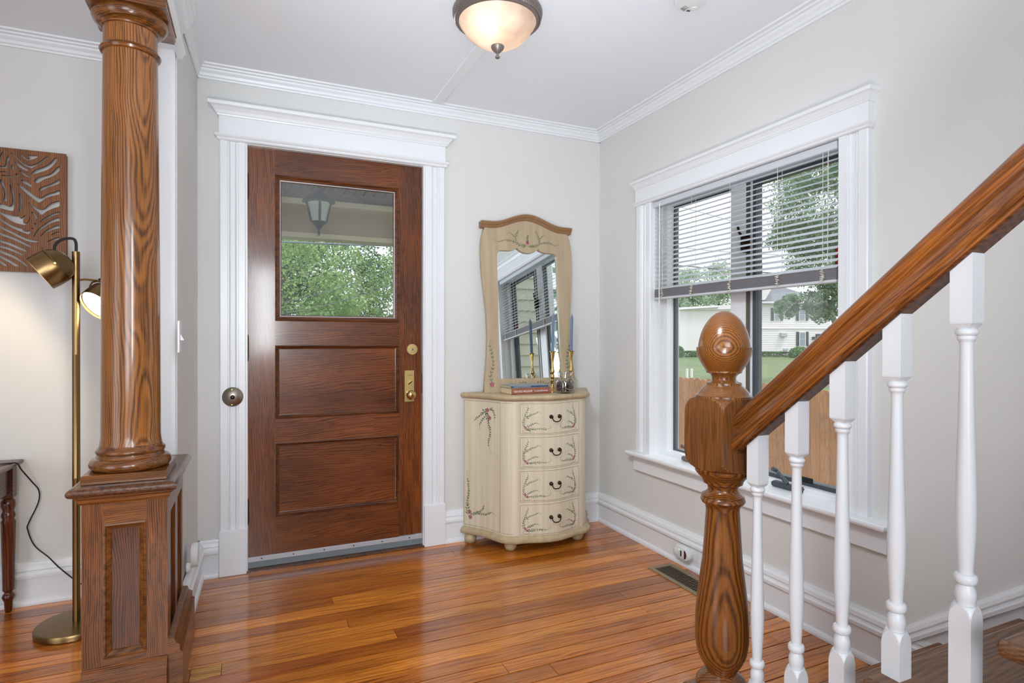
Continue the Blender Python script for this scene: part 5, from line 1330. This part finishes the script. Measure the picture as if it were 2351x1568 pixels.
for i, (u, v, D, ru, rv, lab) in enumerate(((1590, 655, 76, 2.6, 2.2, 'hazy tree behind the left end of the flat roofed building'), (1650, 645, 80, 2.4, 2.8, 'hazy tall tree rising behind the middle of the flat roofed building'), (1548, 680, 74, 1.8, 2.6, 'hazy tree at the left jamb of the window, beside the flat roofed building'))):
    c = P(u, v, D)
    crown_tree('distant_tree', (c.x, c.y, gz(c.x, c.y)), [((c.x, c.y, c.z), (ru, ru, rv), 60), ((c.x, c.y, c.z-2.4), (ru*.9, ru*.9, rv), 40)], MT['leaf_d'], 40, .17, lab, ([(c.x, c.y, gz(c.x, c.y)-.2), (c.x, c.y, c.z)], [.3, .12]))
def bush(name, us, vs, D, lab, round_=True, n=1500):
    a, b = P(us[0], vs[1], D), P(us[1], vs[0], D); c = (P((us[0]+us[1])/2, (vs[0]+vs[1])/2, D))
    hwid = (b-a).to_2d().length/2; hh = (b.z-a.z)/2
    t = thing(name, (c.x, c.y, a.z), lab, 'bush' if round_ else 'hedge')
    mb = M()
    R_ = Matrix.Rotation(-YAW, 3, 'Z')
    for i in range(n):
        if round_:
            v = Vector((rng.gauss(0, 1), rng.gauss(0, 1), rng.gauss(0, 1))).normalized()*rng.uniform(.8, 1)
            q = Vector((v.x*hwid, v.y*hwid*.8, v.z*hh))
        else:
            q = Vector((rng.uniform(-hwid, hwid), rng.choice((-1, 1, rng.uniform(-1, 1)))*.5, rng.uniform(-hh, hh) if rng.random() < .5 else hh*rng.uniform(.8, 1)))
        q = R_ @ q; p_ = Vector(c)+q; nr = (q.normalized()+Vector((rng.gauss(0, .5), rng.gauss(0, .5), rng.gauss(.2, .5)))).normalized()
        aa = nr.orthogonal().normalized(); bb = nr.cross(aa); s = rng.uniform(.05, .10)
        mb.add([p_-aa*s, p_+bb*s*.7, p_+aa*s, p_-bb*s*.7], [(0, 1, 2, 3)])
    tag(build('foliage', mb, MT['hedge'], t), kind='stuff')
    build('stems', M().box(c.x-hwid*.5, c.x+hwid*.5, c.y-.2, c.y+.2, a.z-.2, c.z), MT['leaf_b'], t)
bush('round_bush', (1811, 1859), (795, 829), 46, 'large clipped round bush below the shuttered lower window')
bush('long_hedge', (1738, 1808), (807, 829), 47.5, 'low clipped hedge left of the round bush', False, 2200)
bush('round_bush', (1546, 1571), (794, 823), 46, 'round bush at the left end of the flat roofed building')
bush('long_hedge', (1566, 1640), (806, 823), 47, 'low hedge along the foot of the flat roofed building', False, 2200)
bush('small_shrub', (1830, 1845), (821, 831), 44, 'tiny pale shrub in front of the round bush', True, 500)
for i, (u, lab) in enumerate(((1577.5, 'left of the two short white posts on the lawn'), (1588, 'right of the two short white posts on the lawn'))):
    q = P(u, 846, 20); zb_ = gz(q.x, q.y)-.1
    tag(build('yard_post', M().bbox(q.x-.03, q.x+.03, q.y-.03, q.y+.03, zb_, q.z, .008), MT['siding'], None, (q.x, q.y, zb_)), lab, 'post', 'white posts on the lawn')
def wire(pts, r, lab):
    tag(build('utility_wire', M().tube([tuple(v) for v in smooth_poly([tuple(p) for p in pts], 6, False)], r, 6), MT['wire'], None, tuple(pts[0])), lab, 'wire', 'overhead utility wires')
wire([P(560, 553, 12), P(645, 556, 12), P(770, 561, 12), P(904, 565, 12), P(1010, 569, 12)], .018, 'thick grey overhead cable crossing the top of the trees behind the door')
wire([P(600, 706, 13), P(760, 668, 13), P(904, 618, 13), P(1000, 580, 13)], .006, 'thin wire slanting across the trees, upper of the two in the door glass')
wire([P(600, 730, 13), P(760, 698, 13), P(904, 655, 13), P(1000, 620, 13)], .006, 'thin wire slanting across the trees, lower of the two in the door glass')
wire([P(1500, 605, 30), P(1580, 611, 30), P(1680, 620, 30), P(1800, 628, 30)], .03, 'grey cable low across the sky behind the left half of the blind')
wire([P(1500, 460, 30), P(1600, 485, 30), P(1700, 512, 30), P(1850, 545, 30)], .012, 'thin wire high across the sky behind the blind')
wire([P(1500, 560, 30), P(1600, 572, 30), P(1700, 580, 30), P(1850, 588, 30)], .012, 'thin wire midway across the sky behind the blind')

# house's own wing, seen only in the mirror
wg = thing('wall_wing', (2.6, .8, -1.2), kind='structure', label='cream clapboard wing of the house, reflected in the mirror')
for i in range(34):
    z = -1.2+i*.115
    build('clapboard', M().add([(2.2, .92, z), (2.80, .92, z), (2.80, .90, z+.115), (2.2, .90, z+.115), (2.2, .895, z), (2.80, .895, z)], [(1, 0, 3, 2), (0, 1, 5, 4)]), MT['cream_siding'], wg)
build('corner_board', M().box(2.80, 2.90, .4, .935, -1.2, 2.72), MT['siding'], wg)
build('wing_core', M().box(2.2, 2.80, .4, .894, -1.2, 2.72), MT['cream_siding'], wg)
crown_tree('side_yard_tree', (6, -6, -1.2), [((6.0, -5.5, 1.6), (2.2, 2.2, 2.6), 60), ((8.5, -4.5, 1.2), (2.0, 2.0, 2.4), 40)], MT['leaf_c'], 45, .10, 'leafy side yard tree seen only as a reflection in the mirror', ([(6, -6, -1.4), (6, -6, 1.5)], [.25, .12]))
